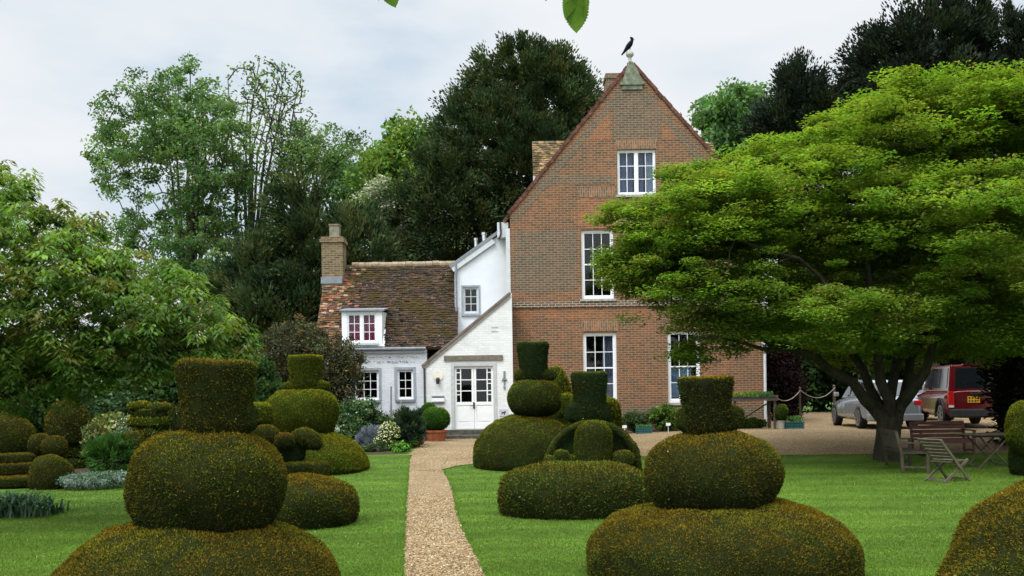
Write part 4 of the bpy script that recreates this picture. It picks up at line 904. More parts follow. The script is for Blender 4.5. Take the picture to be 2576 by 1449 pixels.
# bird on its plinth
Y = 16.6
bird = tier(732,1076,810,1128,Y,2.2,'ball',sy=.7,seed=26)
V, F = bird; m_ = V[:,0] > V[:,0].mean(); V[m_, 2] -= (V[m_,0]-V[:,0].mean())*.35; bird = (V, F)
topi('bird_topiary', 'small rust topiary of three round heads on a dark stem over a flat slab', Y, [
  ('slab', [tier(560,1162,828,1205,Y,6,'ball',sy=.5,seed=27,wob=.01), tier(580,1195,812,1225,Y,6,'dome',sy=.45,seed=27,foot=1,hb=.5,to_ground=True)], dict(OLIVE, lit_tip_amt=.8)),
  ('stem', [tier(672,1100,768,1175,Y,3,'ball',sy=.6,seed=28)], dict(DEEPG, lit_tip_amt=.2)),
  ('head', [tier(692,1088,740,1128,Y-.3,2.3,'ball',seed=29)], dict(RUST, tip=(.22,.095,.012))), ('wing', [bird], RUST), ('wing', [tier(626,1070,702,1125,Y,2.3,'ball',sy=.8,seed=30)], RUST)], **midd)
Y = 17.5
topi('block_topiary', 'yellow green block topiary peeping out behind the big brown drum', Y, [('top_tier', [tier(585,1014,684,1068,Y,5,'ball',seed=31)], GOLD), ('base_tier', [tier(570,1066,680,1200,Y,3,'dome',seed=32,to_ground=True)], OLIVE)], **midd)
# far left border
Y = 20.3
def slab(x0,y0,x1,y1,Y,seed,sy=.6): return tier(x0,y0,x1,y1,Y,7,'ball',sy=sy,seed=seed,wob=.012)
topi('layered_topiary', 'dark slab layered topiary with a rusty dome on top, far left edge', Y+1, [
  ('slab', [slab(-160,1195,153,1222,Y-.3,40)], RUST), ('slab', [slab(-140,1162,141,1192,Y,41)], RUST), ('slab', [slab(-120,1140,110,1164,Y,42)], RUST),
  ('dome', [tier(-90,1036,84,1150,Y+.3,2.3,'dome',seed=43,foot=.9)], RUST)], **midd)
topi('ball_topiary', 'pair of round clipped yew balls beside the slab layered topiary', Y, [('ball', [tier(74,1091,128,1150,Y,2.3,seed=44)], RUST), ('ball', [tier(108,1098,167,1155,Y-.2,2.3,seed=45)], RUST), ('stem', [tier(85,1140,150,1212,Y+.3,3,'dome',seed=44,to_ground=True)], DEEPG)], **midd)
topi('ball_topiary', 'low egg shaped yew beneath the pair of balls, far left border', Y-1, [('ball', [tier(76,1145,176,1222,Y-.9,2.3,'dome',seed=46,hb=.3,to_ground=True)], RUST), ('ball', [tier(120,1160,186,1215,Y-.4,2.3,'dome',seed=47,to_ground=True)], RUST)], **midd)
Y = 23.4
topi('beehive_topiary', 'tall beehive shaped yew over three thin slabs, left border', Y, [
  ('dome', [tier(120,1008,222,1112,Y,2.4,'dome',seed=48,foot=.92,hb=.3)], dict(RUST, tip=(.13,.095,.012))), ('slab', [slab(140,1104,226,1126,Y,49)], OLIVE), ('slab', [slab(132,1128,230,1150,Y,50)], OLIVE), ('slab', [slab(125,1153,233,1195,Y,51)], OLIVE)], **far)
Y = 21.0
topi('spiral_topiary', 'stacked thin green slabs over a round ball, behind the big brown topiary', Y, [
  ('ball', [tier(293,1086,376,1178,Y,2.4,seed=52)], OLIVE), ('slab', [tier(270,1166,350,1205,Y,4,'dome',seed=53,foot=1,hb=.6,to_ground=True)], OLIVE),
  ('slab', [slab(322,1050,437,1072,Y+.3,54)], GOLD), ('slab', [slab(333,1030,430,1048,Y+.3,55), tier(345,1068,420,1120,Y+.3,2,'ball',seed=1)], OLIVE), ('cap', [tier(324,1011,378,1034,Y+.3,2.6,seed=56)], GOLD), ('cap', [tier(370,1015,432,1040,Y+.3,2.6,seed=57)], OLIVE)], **far)
Y = 19.0
topi('rounded_topiary', 'bright olive yew bush at the right edge behind the garden table', Y, [('base_tier', [tier(2536,1004,2690,1150,Y,2.4,'ball',seed=58,wob=.05)], GOLD), ('lower_tier', [tier(2545,1090,2700,1200,Y+.3,3,'dome',seed=59,to_ground=True)], DEEPG)], **midd)
# box balls in pots
def pot(name, label, cx, cy0, cy1, wpx, Y, m, plant):
    q = P(cx, cy1, Y); zg = float(g(q.x, Y)); h = (cy1-cy0)*Y/FPX; r = wpx/2*Y/FPX
    rt = empty(name, (q.x, Y, zg), label, 'potted plant')
    mb = MB(); mb.lathe([(.002,0),(r*.72,0),(r*.94,h*.82),(r*1.02,h*.83),(r*1.04,h),(r*.9,h),(r*.86,h*.85),(.002,h*.85)], (q.x, Y, zg), 20); mb.build('pot', m, rt)
    plant(rt, Vector((q.x, Y, zg+h)), r); return rt
M_TERRA = plain('terracotta', (.30,.10,.045), .85, .15, var=.3, scale=7); M_TERRAD = plain('dark_terracotta', (.12,.07,.05), .9, .1, var=.3)
BOX = dict(tip=(.10,.20,.020), mid=(.055,.12,.014), dark=(.020,.05,.009))
def boxball(x0,y0,x1,y1,Y):
    def f(rt, top, r):
        V, F = tier(x0,y0,x1,y1,Y,2.4,'ball',seed=60,wob=.04); clipped('foliage', V, F, M_YEW, rt, dens=2600, size=.045, **BOX)
    return f
pot('potted_box_ball', 'clipped round box bush in a terracotta pot left of the front door steps', 1098, 1076, 1104, 58, 29.9, M_TERRA, boxball(1062,1026,1131,1082,29.9))
def boxsmall(rt, top, r):
    V, F = tier(1061,1013,1097,1052,30.4,2.4,'ball',seed=61,wob=.05); clipped('foliage', V, F, M_YEW, rt, dens=2600, size=.045, **BOX)
    mb = MB(); mb.tube([top - Vector((0,0,.03)), P(1078,1040,30.4)], .025, 6); mb.build('stem', M_WOODLINT, rt)
pot('potted_box_ball', 'small dark box ball standing behind the larger potted box bush', 1078, 1072, 1098, 34, 30.4, M_TERRAD, boxsmall)
# ================================================================= trees
M_BARK = bark_mat('bark', (.065,.055,.043)); M_BARKD = bark_mat('dark_bark', (.030,.026,.022))
M_BARKG = plain('grey_bark', (.13,.115,.095), .95, .1, var=.4, scale=4)
def crown(name, parent, ells, nc, per, cr, flat, L, W, cols, mode='rand', shell=.55, m=None, holes=.0, top=0, zmin=None, label=None, cvar=.22, keep=None):
    c, d, rr = sample_ells(ells, nc, shell, top)
    if holes:
        f = np.sin(c[:,0]*2.1/cr*.5 + 1)*np.sin(c[:,1]*1.7/cr*.5)*np.sin(c[:,2]*2.3/cr*.5+2) + .25*RNG.normal(size=len(c)); k = f > holes*1.0 - .55
        c, d = c[k], d[k]
    if zmin is not None: k = c[:,2] > zmin; c, d = c[k], d[k]
    if keep is not None: k = keep(c); c, d = c[k], d[k]
    q, col = clump_leaves(c, d, per, cr, flat, L, W, cols, mode, cvar=cvar)
    o = add_leafmesh(name, q, 4, col, m or M_LEAF, parent)
    if label: o['label'] = label
    return c, o
def sup(n_): return RNG.choice(n_)
# --- the big spreading tree on the right (layered, fresh green)
tb = G(2232, 1158); YT = tb.y; zb = tb.z
T1 = empty('spreading_tree', (tb.x, tb.y, zb), 'big spreading tree with layered fresh green leaves and forked trunk on the right lawn', 'tree')
def TP_(x, y, dy=0): return P(x, y, YT+dy)
E1 = [pe(2130,185,2430,340,YT,1.8), pe(2450,190,2700,330,YT,1.8), pe(2080,215,2800,440,YT+.5,3.2), pe(1960,265,2480,500,YT-.2,3.0), pe(1710,395,2330,590,YT-.6,2.8), pe(1640,415,2000,560,YT-.4,1.8), pe(1540,470,2120,650,YT-.6,2.4), pe(1520,545,2000,770,YT-.8,2.2), pe(1560,660,2080,850,YT-.8,2.0), pe(1690,770,2030,900,YT-.5,1.4), pe(1900,720,2400,885,YT-2.2,1.6),
      pe(2000,430,2750,760,YT-1.2,3.6), pe(2330,620,2800,885,YT-2.0,2.6), pe(2200,220,2950,640,YT+1.5,4.5), pe(2050,560,2600,820,YT+1.2,3.0), pe(1750,480,2300,760,YT+1.8,2.6), pe(2400,160,2900,380,YT-1.0,2.8), pe(1900,740,2700,930,YT+1.8,3.0), pe(2330,740,2800,895,YT-1.5,2.0), pe(1512,570,1760,740,YT-.6,1.2), pe(1780,350,2150,520,YT+.8,1.6), pe(1478,655,1640,715,YT-.8,.7), pe(1500,515,1640,575,YT-.6,.7), pe(1640,415,1800,455,YT-.3,.7), pe(1690,870,1780,925,YT-.6,.4)]
M_LEAFT = leaf_mat('leaf_translucent', .50)
GRN1 = [(.19,.29,.055),(.165,.27,.05),(.215,.31,.062),(.14,.235,.045),(.185,.245,.055),(.22,.27,.065)]
c1, _ = crown('crown', T1, E1, 3500, 150, .42, .34, .098, .050, GRN1, 'flat', .25, M_LEAFT, top=.25, cvar=.11)
mb = MB()
def limb(pts, r0, r1):
    n_ = len(pts); P_ = [TP_(*q) for q in pts]; Q = []; rr = []
    for i in range(n_-1):
        for u in (0, .5):
            p = P_[i].lerp(P_[i+1], u)
            if u: p += Vector(RNG.normal(size=3)*.06)
            Q.append(p)
    Q.append(P_[-1]); rr = list(np.linspace(r0*.78, r1*.8, len(Q))); return (Q, rr)
# fluted trunk
q0 = Vector((tb.x, tb.y, zb-.05)); forks = []
mb.tube([q0, q0+Vector((0,0,.25)), TP_(2234,1100), TP_(2238,1050)], [.33,.30,.27,.28], 14)
for i in range(6):
    t_ = i*math.pi/3; o_ = Vector((math.cos(t_), math.sin(t_), 0)); mb.tube([q0+o_*.22, q0+o_*.18+Vector((0,0,.4)), TP_(2236,1045)+o_*.16], [.11,.10,.10], 7)
forks.append(limb([(2225,1060,0),(2175,1005,-.2),(2090,935,-.5),(2000,880,-.8),(1880,830,-1)], .20, .07))
forks.append(limb([(2228,1065,0),(2190,980,.2),(2130,870,.6),(2050,760,.8),(1960,690,1)], .17, .06))
forks.append(limb([(2232,1060,0),(2215,960,-.3),(2205,850,-.6),(2190,720,-.8),(2160,580,-.8)], .19, .06))
forks.append(limb([(2240,1060,0),(2248,950,.4),(2258,820,.8),(2280,650,1.0),(2300,480,1.2)], .18, .05))
forks.append(limb([(2248,1060,0),(2282,1000,-.3),(2328,935,-.7),(2352,850,-1.1),(2420,700,-1.4)], .21, .06))
forks.append(limb([(2255,1062,0),(2275,1000,.3),(2290,900,.8),(2350,800,1.4),(2500,720,1.8)], .19, .06))
forks.append(limb([(2205,850,-.6),(2120,740,-1.4),(2010,650,-1.9),(1850,600,-2.0)], .08, .035)); forks.append(limb([(2000,880,-.8),(1860,860,-1.4),(1740,850,-1.6)], .06, .025))
forks.append(limb([(2258,820,.8),(2360,640,.2),(2450,480,-.6)], .07, .03)); forks.append(limb([(1880,830,-1),(1760,740,-1.2),(1640,690,-1.2)], .06, .02))
skeleton(mb, q0, forks, c1[RNG.choice(len(c1), 420, replace=False)], .3, .009, sag=.12)
mb.build('trunk', bark_mat('lichen_bark', (.040,.035,.024)), T1)
# --- cherry on the left
tb = Vector((-8.9, 13.8, 0)); YC = 13.8
T2 = empty('cherry_tree', tb, 'leafy cherry tree with drooping bronze green leaves filling the left edge', 'tree')
E2 = [pe(-330,440,190,900,YC,2.0), pe(-200,520,330,960,YC-.3,2.0), pe(60,585,450,980,YC,1.7), pe(240,660,560,960,YC+.1,1.4), pe(330,760,628,960,YC,1.0), pe(-100,780,470,1000,YC+.4,1.6), pe(-60,415,90,620,YC,.8), pe(300,880,400,985,YC-.4,.4), pe(-200,860,260,1040,YC+.2,1.2), pe(120,500,260,640,YC,.6), pe(520,800,636,960,YC+.2,.5)]
CH = [(.15,.245,.07),(.12,.215,.06),(.19,.28,.085),(.17,.23,.065),(.13,.22,.065),(.17,.17,.06),(.10,.17,.05)]
c2, _ = crown('crown', T2, E2, 2700, 30, .19, .55, .105, .040, CH, 'droop', .22, M_LEAFT, top=.2, holes=.42)
mb = MB(); fk = []
for (ex, ey, dy) in ((-40,560,0),(120,700,-.6),(300,740,.2),(430,820,-.3),(60,900,.5),(540,860,.1)):
    e_ = P(ex, ey, YC+dy); s_ = tb + Vector((0,0,.9)); m1 = s_.lerp(e_, .5) + Vector((0,0,.35)); fk.append(([s_, s_.lerp(m1,.5)+Vector((0,0,.1)), m1, e_], [.13,.10,.07,.03]))
mb.tube([tb-Vector((0,0,.1)), tb+Vector((.05,0,.5)), tb+Vector((0,0,1.0))], [.22,.17,.16], 12)
skeleton(mb, tb, fk, c2[RNG.choice(len(c2), 320, replace=False)], .15, .006, sag=.1)
mb.build('trunk', M_BARKD, T2)
# --- tall trees behind
def big_tree(name, label, cat, base_px, Y, ells, nc, per, cr, flat, L, W, cols, mode='rand', shell=.5, m=None, limbs=6, tw=250, r0=.35, bark=None, holes=0, top=.2, group=None, crx=.01, **kw):
    b = P(base_px, 1000, Y); zg_ = float(g(b.x, Y)); b = Vector((b.x, Y, zg_)); rt = empty(name, b, label, cat, group=group)
    c, _ = crown('crown', rt, ells, nc, per, cr, flat, L, W, cols, mode, shell, m, holes, top, **kw)
    mb = MB(); zc = np.percentile(c[:,2], 30); fk = []; h1 = zg_ + (zc-zg_)*.35
    s_ = Vector((b.x, Y, h1)); mb.tube([b-Vector((0,0,.2)), b.lerp(s_,.4), s_], [r0*1.25, r0, r0*.9], 10)
    idx = RNG.choice(len(c), limbs, replace=False) if limbs < len(c) else range(len(c))
    order = c[np.argsort(-c[:,2])][:max(limbs, len(c)//3)]
    for i in range(limbs):
        e_ = Vector(order[int(len(order)*i/limbs)]) if i % 2 == 0 else Vector(c[idx[i]]); mid = s_.lerp(e_, .45) + Vector((0,0,.12*(e_.z-s_.z)))
        fk.append(([s_, s_.lerp(mid,.5)+Vector(RNG.normal(size=3)*.15), mid, mid.lerp(e_,.5)+Vector(RNG.normal(size=3)*.25), e_], [r0*.6, r0*.45, r0*.32, r0*.18, r0*.08]))
    if tw: skeleton(mb, b, fk, c[RNG.choice(len(c), min(tw, len(c)), replace=False)], r0*.5, crx, seg=3)
    else:
        for a_, r_ in fk: mb.tube(a_, r_, 8)
    mb.build('trunk', bark or M_BARK, rt); return rt, c
GB = 'tall trees behind the houses'
ASH = [(.135,.225,.105),(.11,.20,.09),(.16,.25,.11),(.09,.165,.075),(.14,.21,.08)]
big_tree('ash_tree', 'tall airy green ash tree, highest on the left, sky showing between its leaves', 'tree', 470, 56,
  [pe(250,190,560,480,56,4), pe(360,150,600,400,57,3.5), pe(250,330,660,640,56,5), pe(400,220,640,520,54,3), pe(250,480,640,760,57,5), pe(430,560,690,760,55,4), pe(290,650,600,800,56,4), pe(215,300,330,460,56,2)], 980, 80, .66, .62, .21, .11, ASH, 'rand', .25, M_LEAFT, holes=.45, limbs=10, tw=420, r0=.30, group=GB, crx=.035)
big_tree('bare_topped_tree', 'thin tree with bare twigs at the top, right behind the tall ash', 'tree', 615, 60,
  [pe(560,140,790,420,60,3.5), pe(590,160,775,300,60,2.5), pe(640,290,800,560,60,3), pe(560,380,760,700,60,3)], 420, 6, .5, .8, .24, .13, ASH, 'rand', .1, M_LEAFT, limbs=9, tw=420, r0=.28, bark=M_BARK, group=GB, crx=.045, keep=lambda c: RNG.random(len(c)) < 1.0)
big_tree('broadleaf_tree', 'loose mid green tree between the bare topped tree and the dark central yew', 'tree', 790, 62,
  [pe(700,300,900,560,62,4), pe(760,330,960,640,62,4), pe(640,520,860,760,63,4), pe(820,400,960,560,60,3), pe(700,300,800,420,62,2)], 480, 75, .70, .7, .21, .11, ASH, 'rand', .35, M_LEAFT, holes=.40, limbs=9, tw=220, r0=.35, group=GB, crx=.03)
big_tree('pale_green_tree', 'pale yellow green tree peeping out left of the dark central yew', 'tree', 1010, 58,
  [pe(960,295,1110,520,58,3), pe(900,360,1060,620,58,3), pe(970,400,1100,620,57,3)], 300, 70, .8, .7, .30, .18, [(.14,.24,.05),(.11,.20,.045),(.17,.25,.06)], 'rand', .4, M_LEAFB, limbs=6, tw=120, r0=.3, group=GB)
big_tree('hawthorn', 'hawthorn sprinkled with white blossom at the edge of the central yew', 'tree', 960, 46,
  [pe(905,445,1010,600,46,1.5), pe(925,540,1030,700,46,1.5)], 110, 110, .5, .8, .12, .09, [(.40,.42,.32),(.12,.17,.06),(.09,.14,.05),(.30,.33,.22)], 'rand', .4, M_LEAF, limbs=5, tw=60, r0=.15, group=GB)
YW = [(.042,.068,.030),(.052,.080,.034),(.032,.056,.026),(.062,.086,.036),(.078,.095,.034)]
big_tree('yew_tree', 'huge dark green yew rising behind the white cottage left of the brick gable', 'tree', 1230, 47,
  [pe(1200,140,1430,340,47,4), pe(1270,155,1485,420,47,4), pe(1085,265,1400,560,46,4), pe(1300,200,1500,500,47,4), pe(985,450,1330,720,46,4.5), pe(1030,360,1230,600,45,3.5), pe(975,560,1500,860,46,4), pe(1105,235,1300,420,48,3), pe(1200,300,1500,650,45,3.5)], 2000, 150, .55, .7, .17, .08, YW, 'spray', .55, M_DARKLEAF, limbs=8, tw=120, r0=.6, bark=M_BARKD, group=GB)
big_tree('yew_tree', 'dark yew mass behind the cottage chimney', 'tree', 690, 41,
  [pe(560,600,760,960,41,3), pe(690,520,900,900,41,3), pe(600,700,850,1010,39.5,3), pe(820,560,1000,900,41,3), pe(700,480,830,620,41,2), pe(560,760,700,1000,39,2)], 800, 120, .6, .75, .20, .085, YW, 'spray', .5, M_DARKLEAF, limbs=6, tw=60, r0=.4, bark=M_BARKD, group=GB)
big_tree('yew_tree', 'tall blackish yew rising over the spreading tree in the top right', 'tree', 2350, 44,
  [pe(2130,95,2330,300,44,3), pe(2190,60,2450,260,44,4), pe(2400,45,2640,300,44,4), pe(2110,160,2600,420,44,4), pe(2540,100,2800,400,44,4), pe(2320,40,2460,150,44,2.5)], 1300, 120, .6, .7, .20, .085, [(.026,.036,.026),(.036,.048,.028),(.020,.030,.022)], 'spray', .5, M_DARKLEAF, limbs=7, tw=120, r0=.25, bark=M_BARKD, group=GB)
big_tree('yew_tree', 'dark pointed yew between the brick gable and the big top right yew', 'tree', 1980, 45,
  [pe(1965,180,2040,330,45,1.2), pe(1915,265,2030,400,45,1.6), pe(1970,220,2110,430,45,2.2), pe(1905,310,1990,380,45,1.2)], 420, 110, .55, .7, .20, .085, [(.026,.038,.026),(.036,.050,.028),(.020,.030,.022)], 'spray', .45, M_DARKLEAF, limbs=5, tw=80, r0=.35, bark=M_BARKD, group=GB)
big_tree('pale_green_tree', 'pale airy tree behind the right slope of the brick gable', 'tree', 1840, 64,
  [pe(1760,235,1870,380,64,2.5), pe(1800,215,1930,360,64,2.5), pe(1770,300,1940,480,64,3)], 210, 60, .9, .7, .34, .2, [(.12,.22,.09),(.09,.18,.07),(.15,.25,.10)], 'rand', .35, M_LEAFB, limbs=6, tw=90, r0=.3, group=GB)
GH = 'dark trees screening the car park'
for nm, lb, px, Y, el, cols_ in (
  ('screen_tree', 'dark evergreen behind the rope fence', 2060, 52, [pe(1925,780,2110,1020,51.5,2), pe(1930,620,2200,1010,52,3), pe(2000,500,2260,900,53,3)], [(.02,.04,.014),(.04,.065,.018),(.015,.03,.012),(.075,.105,.025)]),
  ('screen_tree', 'dark evergreen behind the silver car', 2260, 50, [pe(2160,560,2520,1030,50,3), pe(2180,420,2500,800,51,3), pe(2100,720,2360,1030,49,2.5)], [(.02,.04,.014),(.035,.06,.018),(.015,.03,.012),(.06,.085,.02)]),
  ('screen_tree', 'dark evergreen behind the red car', 2480, 47, [pe(2370,560,2640,1020,47,3), pe(2430,450,2700,900,47,3)], [(.018,.032,.014),(.028,.045,.016),(.012,.024,.011)])):
    big_tree(nm, lb, 'tree', px, Y, el, 330, 95, .75, .75, .26, .13, cols_, 'rand', .5, M_DARKLEAF, limbs=5, tw=40, r0=.3, bark=M_BARKD, group=GH)
big_tree('purple_leaved_shrub', 'dark purple leaved shrub at the right corner of the brick house', 'shrub', 1968, 39, [pe(1925,870,2010,1040,39,1.3), pe(1920,800,2000,980,39.5,1.2), pe(1925,930,2012,1075,38.7,1)], 260, 90, .35, .9, .12, .07, [(.022,.013,.014),(.018,.015,.012),(.030,.015,.018)], 'rand', .5, M_DARKLEAF, limbs=4, tw=30, r0=.08, bark=M_BARKD)
big_tree('dark_conifer', 'nearly black bushy conifer hiding the right side of the red car', 'tree', 2570, 24.5, [pe(2540,860,2760,1120,24.5,1.6), pe(2552,780,2770,980,24.5,1.6), pe(2557,980,2700,1150,24.3,1.3)], 330, 110, .36, .85, .14, .05, [(.012,.018,.011),(.018,.024,.012),(.03,.02,.018)], 'spray', .5, M_DARKLEAF, limbs=4, tw=40, r0=.12, bark=M_BARKD)
# far tree line closing the view at ground level
def hedge(name, label, x0, x1, ytop, Y, cols, cr=.6, L=.3, n_=200, per=80, cat='hedge', depth=1.2, m=None, group=None):
    a = P(x0, ytop, Y); b = P(x1, ytop, Y); zb_ = float(g((a.x+b.x)/2, Y)); h = a.z - zb_; cx_ = (a.x+b.x)/2
    rt = empty(name, (cx_, Y, zb_), label, cat, group=group); k = n_; c = np.stack([RNG.uniform(a.x, b.x, k), Y + RNG.uniform(-depth, depth, k)*.6, zb_ + h*RNG.random(k)**.7*(.92+.1*np.sin(RNG.random(k)*6))], 1)
    q, col = clump_leaves(c, unit(k), per, cr, .8, L, L*.45, cols, 'rand'); add_leafmesh('foliage', q, 4, col, m or M_DARKLEAF, rt)
    for i in range(7): mb = MB(); x_ = a.x + (b.x-a.x)*(i+.5)/7; mb.tube([(x_, Y, zb_-.1), (x_+.1, Y, zb_+h*.5), (x_-.1, Y+.1, zb_+h*.85)], [.09,.06,.02], 6); mb.build('stem', M_BARKD, rt)
hedge('tall_hedge', 'dark hedge closing the garden far behind the left border', -300, 700, 880, 45, [(.025,.05,.018),(.04,.07,.02),(.015,.03,.012)], .9, .36, 700, 80)
hedge('tall_hedge', 'dark hedge low behind the rope fence and the parked cars', 1930, 2750, 860, 50.5, [(.02,.045,.016),(.035,.065,.02),(.012,.028,.012)], .7, .3, 520, 80)
# --- shrubs in front of and beside the cottage
def shrub(name, label, base_px, Y, ells, nc, per, cr, L, W, cols, mode='rand', cat='shrub', m=None, flat=.8, stem=True, shell=.4, group=None, extra=None, cvar=.22):
    b = P(base_px, 1000, Y); zg_ = float(g(b.x, Y)); b = Vector((b.x, Y, zg_)); rt = empty(name, b, label, cat, group=group)
    c, _ = crown('foliage', rt, ells, nc, per, cr, flat, L, W, cols, mode, shell, m, 0, .2, zmin=zg_+.03, cvar=cvar)
    if stem and len(c):
        mb = MB()
        for t_ in c[RNG.choice(len(c), min(28, len(c)), replace=False)]:
            t_ = Vector(t_); mb.tube([b+Vector((RNG.normal()*.05,RNG.normal()*.05,-.03)), b.lerp(t_,.5)+Vector(RNG.normal(size=3)*.05), t_], [.02,.014,.005], 5, cap=False)
        mb.build('stem', M_BARKD, rt)
    if extra:
        nm, k, cols_, sz = extra; c3, d3, _r = sample_ells(ells, k, .92, .85); kk = (c3[:,2] > zg_+.05); c3, d3 = c3[kk], d3[kk]
        q = leaf_quads(c3 + d3*cr*.8, unit(len(c3)), nrmz(d3+.5*unit(len(c3))), sz, sz*.9); tag(add_leafmesh(nm, q, 4, palette(cols_, len(c3), var=.12), M_LEAF, rt), kind='stuff')
    return rt
shrub('brown_leaved_shrub', 'big brownish grey shrub standing in front of the left end of the cottage', 775, 29.6, [pe(640,820,790,1010,29.6,1), pe(680,792,830,990,29.6,1.1), pe(760,840,915,1010,29.3,.9), pe(790,900,910,1040,29.2,.8), pe(650,900,860,1060,29.6,1)], 760, 70, .22, .085, .035, [(.085,.075,.040),(.065,.066,.034),(.115,.085,.036),(.05,.055,.03),(.07,.085,.04)], m=M_DARKLEAF)
shrub('green_shrub', 'grey green leafy shrub under the left cottage window', 895, 28.2, [pe(850,1010,930,1100,28.2,.6), pe(880,1003,950,1090,28.4,.6), pe(845,1040,935,1140,28,.6), pe(920,1040,985,1120,28.6,.5)], 330, 60, .16, .075, .05, [(.085,.15,.06),(.065,.125,.05),(.12,.18,.075),(.05,.10,.04)], extra=('blossom', 40, [(.5,.5,.45)], .05))
shrub('lavender', 'mound of blue violet catmint flowers at the front of the bed', 935, 26.6, [pe(893,1084,985,1170,26.6,.6), pe(900,1080,965,1150,26.8,.6)], 260, 70, .10, .05, .022, [(.15,.17,.27),(.19,.20,.32),(.12,.16,.17),(.22,.23,.34)], 'spray', 'flowers', flat=.8)
shrub('yellow_flowers', 'clump of pale yellow flowers above the blue catmint', 982, 26.5, [pe(955,1066,1004,1134,26.5,.35), pe(945,1098,982,1130,26.2,.2)], 110, 40, .10, .06, .03, [(.07,.12,.035),(.09,.14,.04)], 'rand', 'flowers', extra=('flower_head', 380, [(.46,.46,.18),(.52,.50,.26),(.5,.5,.36)], .05))
shrub('upright_evergreen', 'dark blue green upright rosemary bush beside the pots', 1028, 27.0, [pe(992,1040,1062,1140,27,.45), pe(1000,1030,1040,1110,27,.35), pe(1035,1035,1062,1120,27.1,.3)], 190, 90, .10, .10, .018, [(.040,.075,.045),(.03,.06,.035),(.06,.10,.06)], 'spray')
def leafy(x0,y0,x1,y1,Y,cols,L=.08,W=.05,nc=40,per=26,mode='droop'):
    def f(rt, top, r):
        c, _ = crown('foliage', rt, [pe(x0,y0,x1,y1,Y,.3)], nc, per, .09, .7, L, W, cols, mode, .3, M_LEAF)
    return f
pot('potted_plant', 'bright green leafy plant in a dark clay pot at the front of the bed', 1004, 1139, 1158, 36, 25.9, M_TERRAD, leafy(983,1112,1029,1142,25.9,[(.07,.20,.025),(.09,.24,.03),(.05,.15,.02)]))
pot('potted_plant', 'mauve flowering plant in an orange clay pot below the box bush', 1055, 1104, 1122, 30, 28.0, M_TERRA, leafy(1040,1078,1068,1106,28.0,[(.12,.22,.06),(.10,.18,.04),(.35,.30,.62)],.06,.04))
pot('potted_plant', 'small green plant in a terracotta pot against the gravel edge', 1042, 1122, 1138, 26, 26.9, M_TERRA, leafy(1030,1104,1052,1124,26.9,[(.08,.18,.03),(.06,.14,.03)],.06,.04))
shrub('low_foliage', 'tangle of grey green leaves along the front edge of the flower bed', 925, 26.0, [pe(880,1120,985,1165,26.0,.3)], 120, 45, .10, .07, .035, [(.06,.10,.04),(.045,.08,.03),(.09,.12,.06)], stem=False)
shrub('door_side_plant', 'small leafy plant beside the doorstep', 1258, 30.4, [pe(1243,1056,1274,1095,30.4,.25)], 40, 40, .08, .06, .04, [(.10,.16,.03),(.07,.12,.03),(.2,.2,.06)])
shrub('climbing_plant', 'thin climber with pink flowers on the cottage wall', 1010, 31.6, [pe(995,1010,1040,1060,31.6,.2), pe(975,1025,1000,1070,31.6,.2)], 30, 12, .10, .05, .035, [(.42,.22,.25),(.35,.35,.30),(.12,.16,.08)])
GW = 'low plants along the foot of the brick wall'
for i, (x0, y0, x1, y1, lb, cl) in enumerate(((1562,1040,1640,1078,'low grey green plants against the brick wall behind the crate',[(.06,.10,.04),(.09,.12,.05),(.045,.07,.03)]), (1632,1018,1722,1086,'bright green bushy plants against the brick wall left of the near drum topiary',[(.09,.17,.03),(.12,.20,.04),(.06,.12,.025)]), (1842,1055,1925,1085,'small green plants in the shade beneath the plant stand',[(.05,.09,.02),(.08,.12,.02)]))):
    shrub('wall_plant', lb, (x0+x1)/2, 31.9, [pe(x0, y0, x1, y1, 31.9, .35)], 130, 40, .13, .08, .035, cl, group=GW, shell=.2)
GS = 'shrubs filling the left border'
LB_ = (( 'border_shrub','dark green shrub mass behind the slab layered topiary', 40, 27, [pe(-120,930,190,1130,27,1.6), pe(-60,860,160,1040,28,1.5)], [(.035,.075,.022),(.05,.10,.03),(.025,.05,.018)]),
 ('border_shrub','grey green shrub right of the beehive shaped yew', 265, 25.5, [pe(205,960,330,1160,25.5,1.0), pe(220,930,340,1080,26.5,1.0)], [(.06,.11,.05),(.085,.14,.065),(.035,.07,.03)]),
 ('border_shrub','leafy shrub behind the stacked slabs topiary', 400, 27.5, [pe(320,900,520,1120,27.5,1.4), pe(380,860,560,1040,28,1.3)], [(.05,.10,.035),(.075,.13,.045),(.035,.07,.025)]),
 ('border_shrub','dark shrub seen between the two big left topiaries', 640, 27, [pe(540,900,700,1100,27,1.2), pe(600,960,720,1160,26,1.0)], [(.035,.07,.022),(.055,.10,.03),(.02,.045,.016)]),
 ('border_shrub','yellow flecked variegated shrub beside the round ball topiary', 275, 22.3, [pe(248,1065,318,1150,22.3,.6)], [(.12,.14,.04),(.20,.20,.08),(.06,.10,.035)]))
for nm, lb, px, Y, el, cl in LB_: shrub(nm, lb, px, Y, el, 420, 60, .32, .12, .07, cl, group=GS)
shrub('white_flowers', 'spray of small white flowers beside the variegated shrub', 305, 21.6, [pe(296,1058,326,1118,21.6,.3)], 30, 20, .09, .05, .03, [(.10,.15,.08),(.14,.2,.12)], extra=('flower_head', 60, [(.5,.53,.53)], .04), cat='flowers')
shrub('fern_clump', 'bright feathery green clump left of the big brown topiary', 300, 20.6, [pe(236,1110,330,1190,20.6,.6)], 120, 50, .13, .12, .022, [(.05,.12,.03),(.065,.15,.04),(.04,.10,.025)], 'spray', extra=('flower_head', 5, [(.7,.5,.02)], .05))
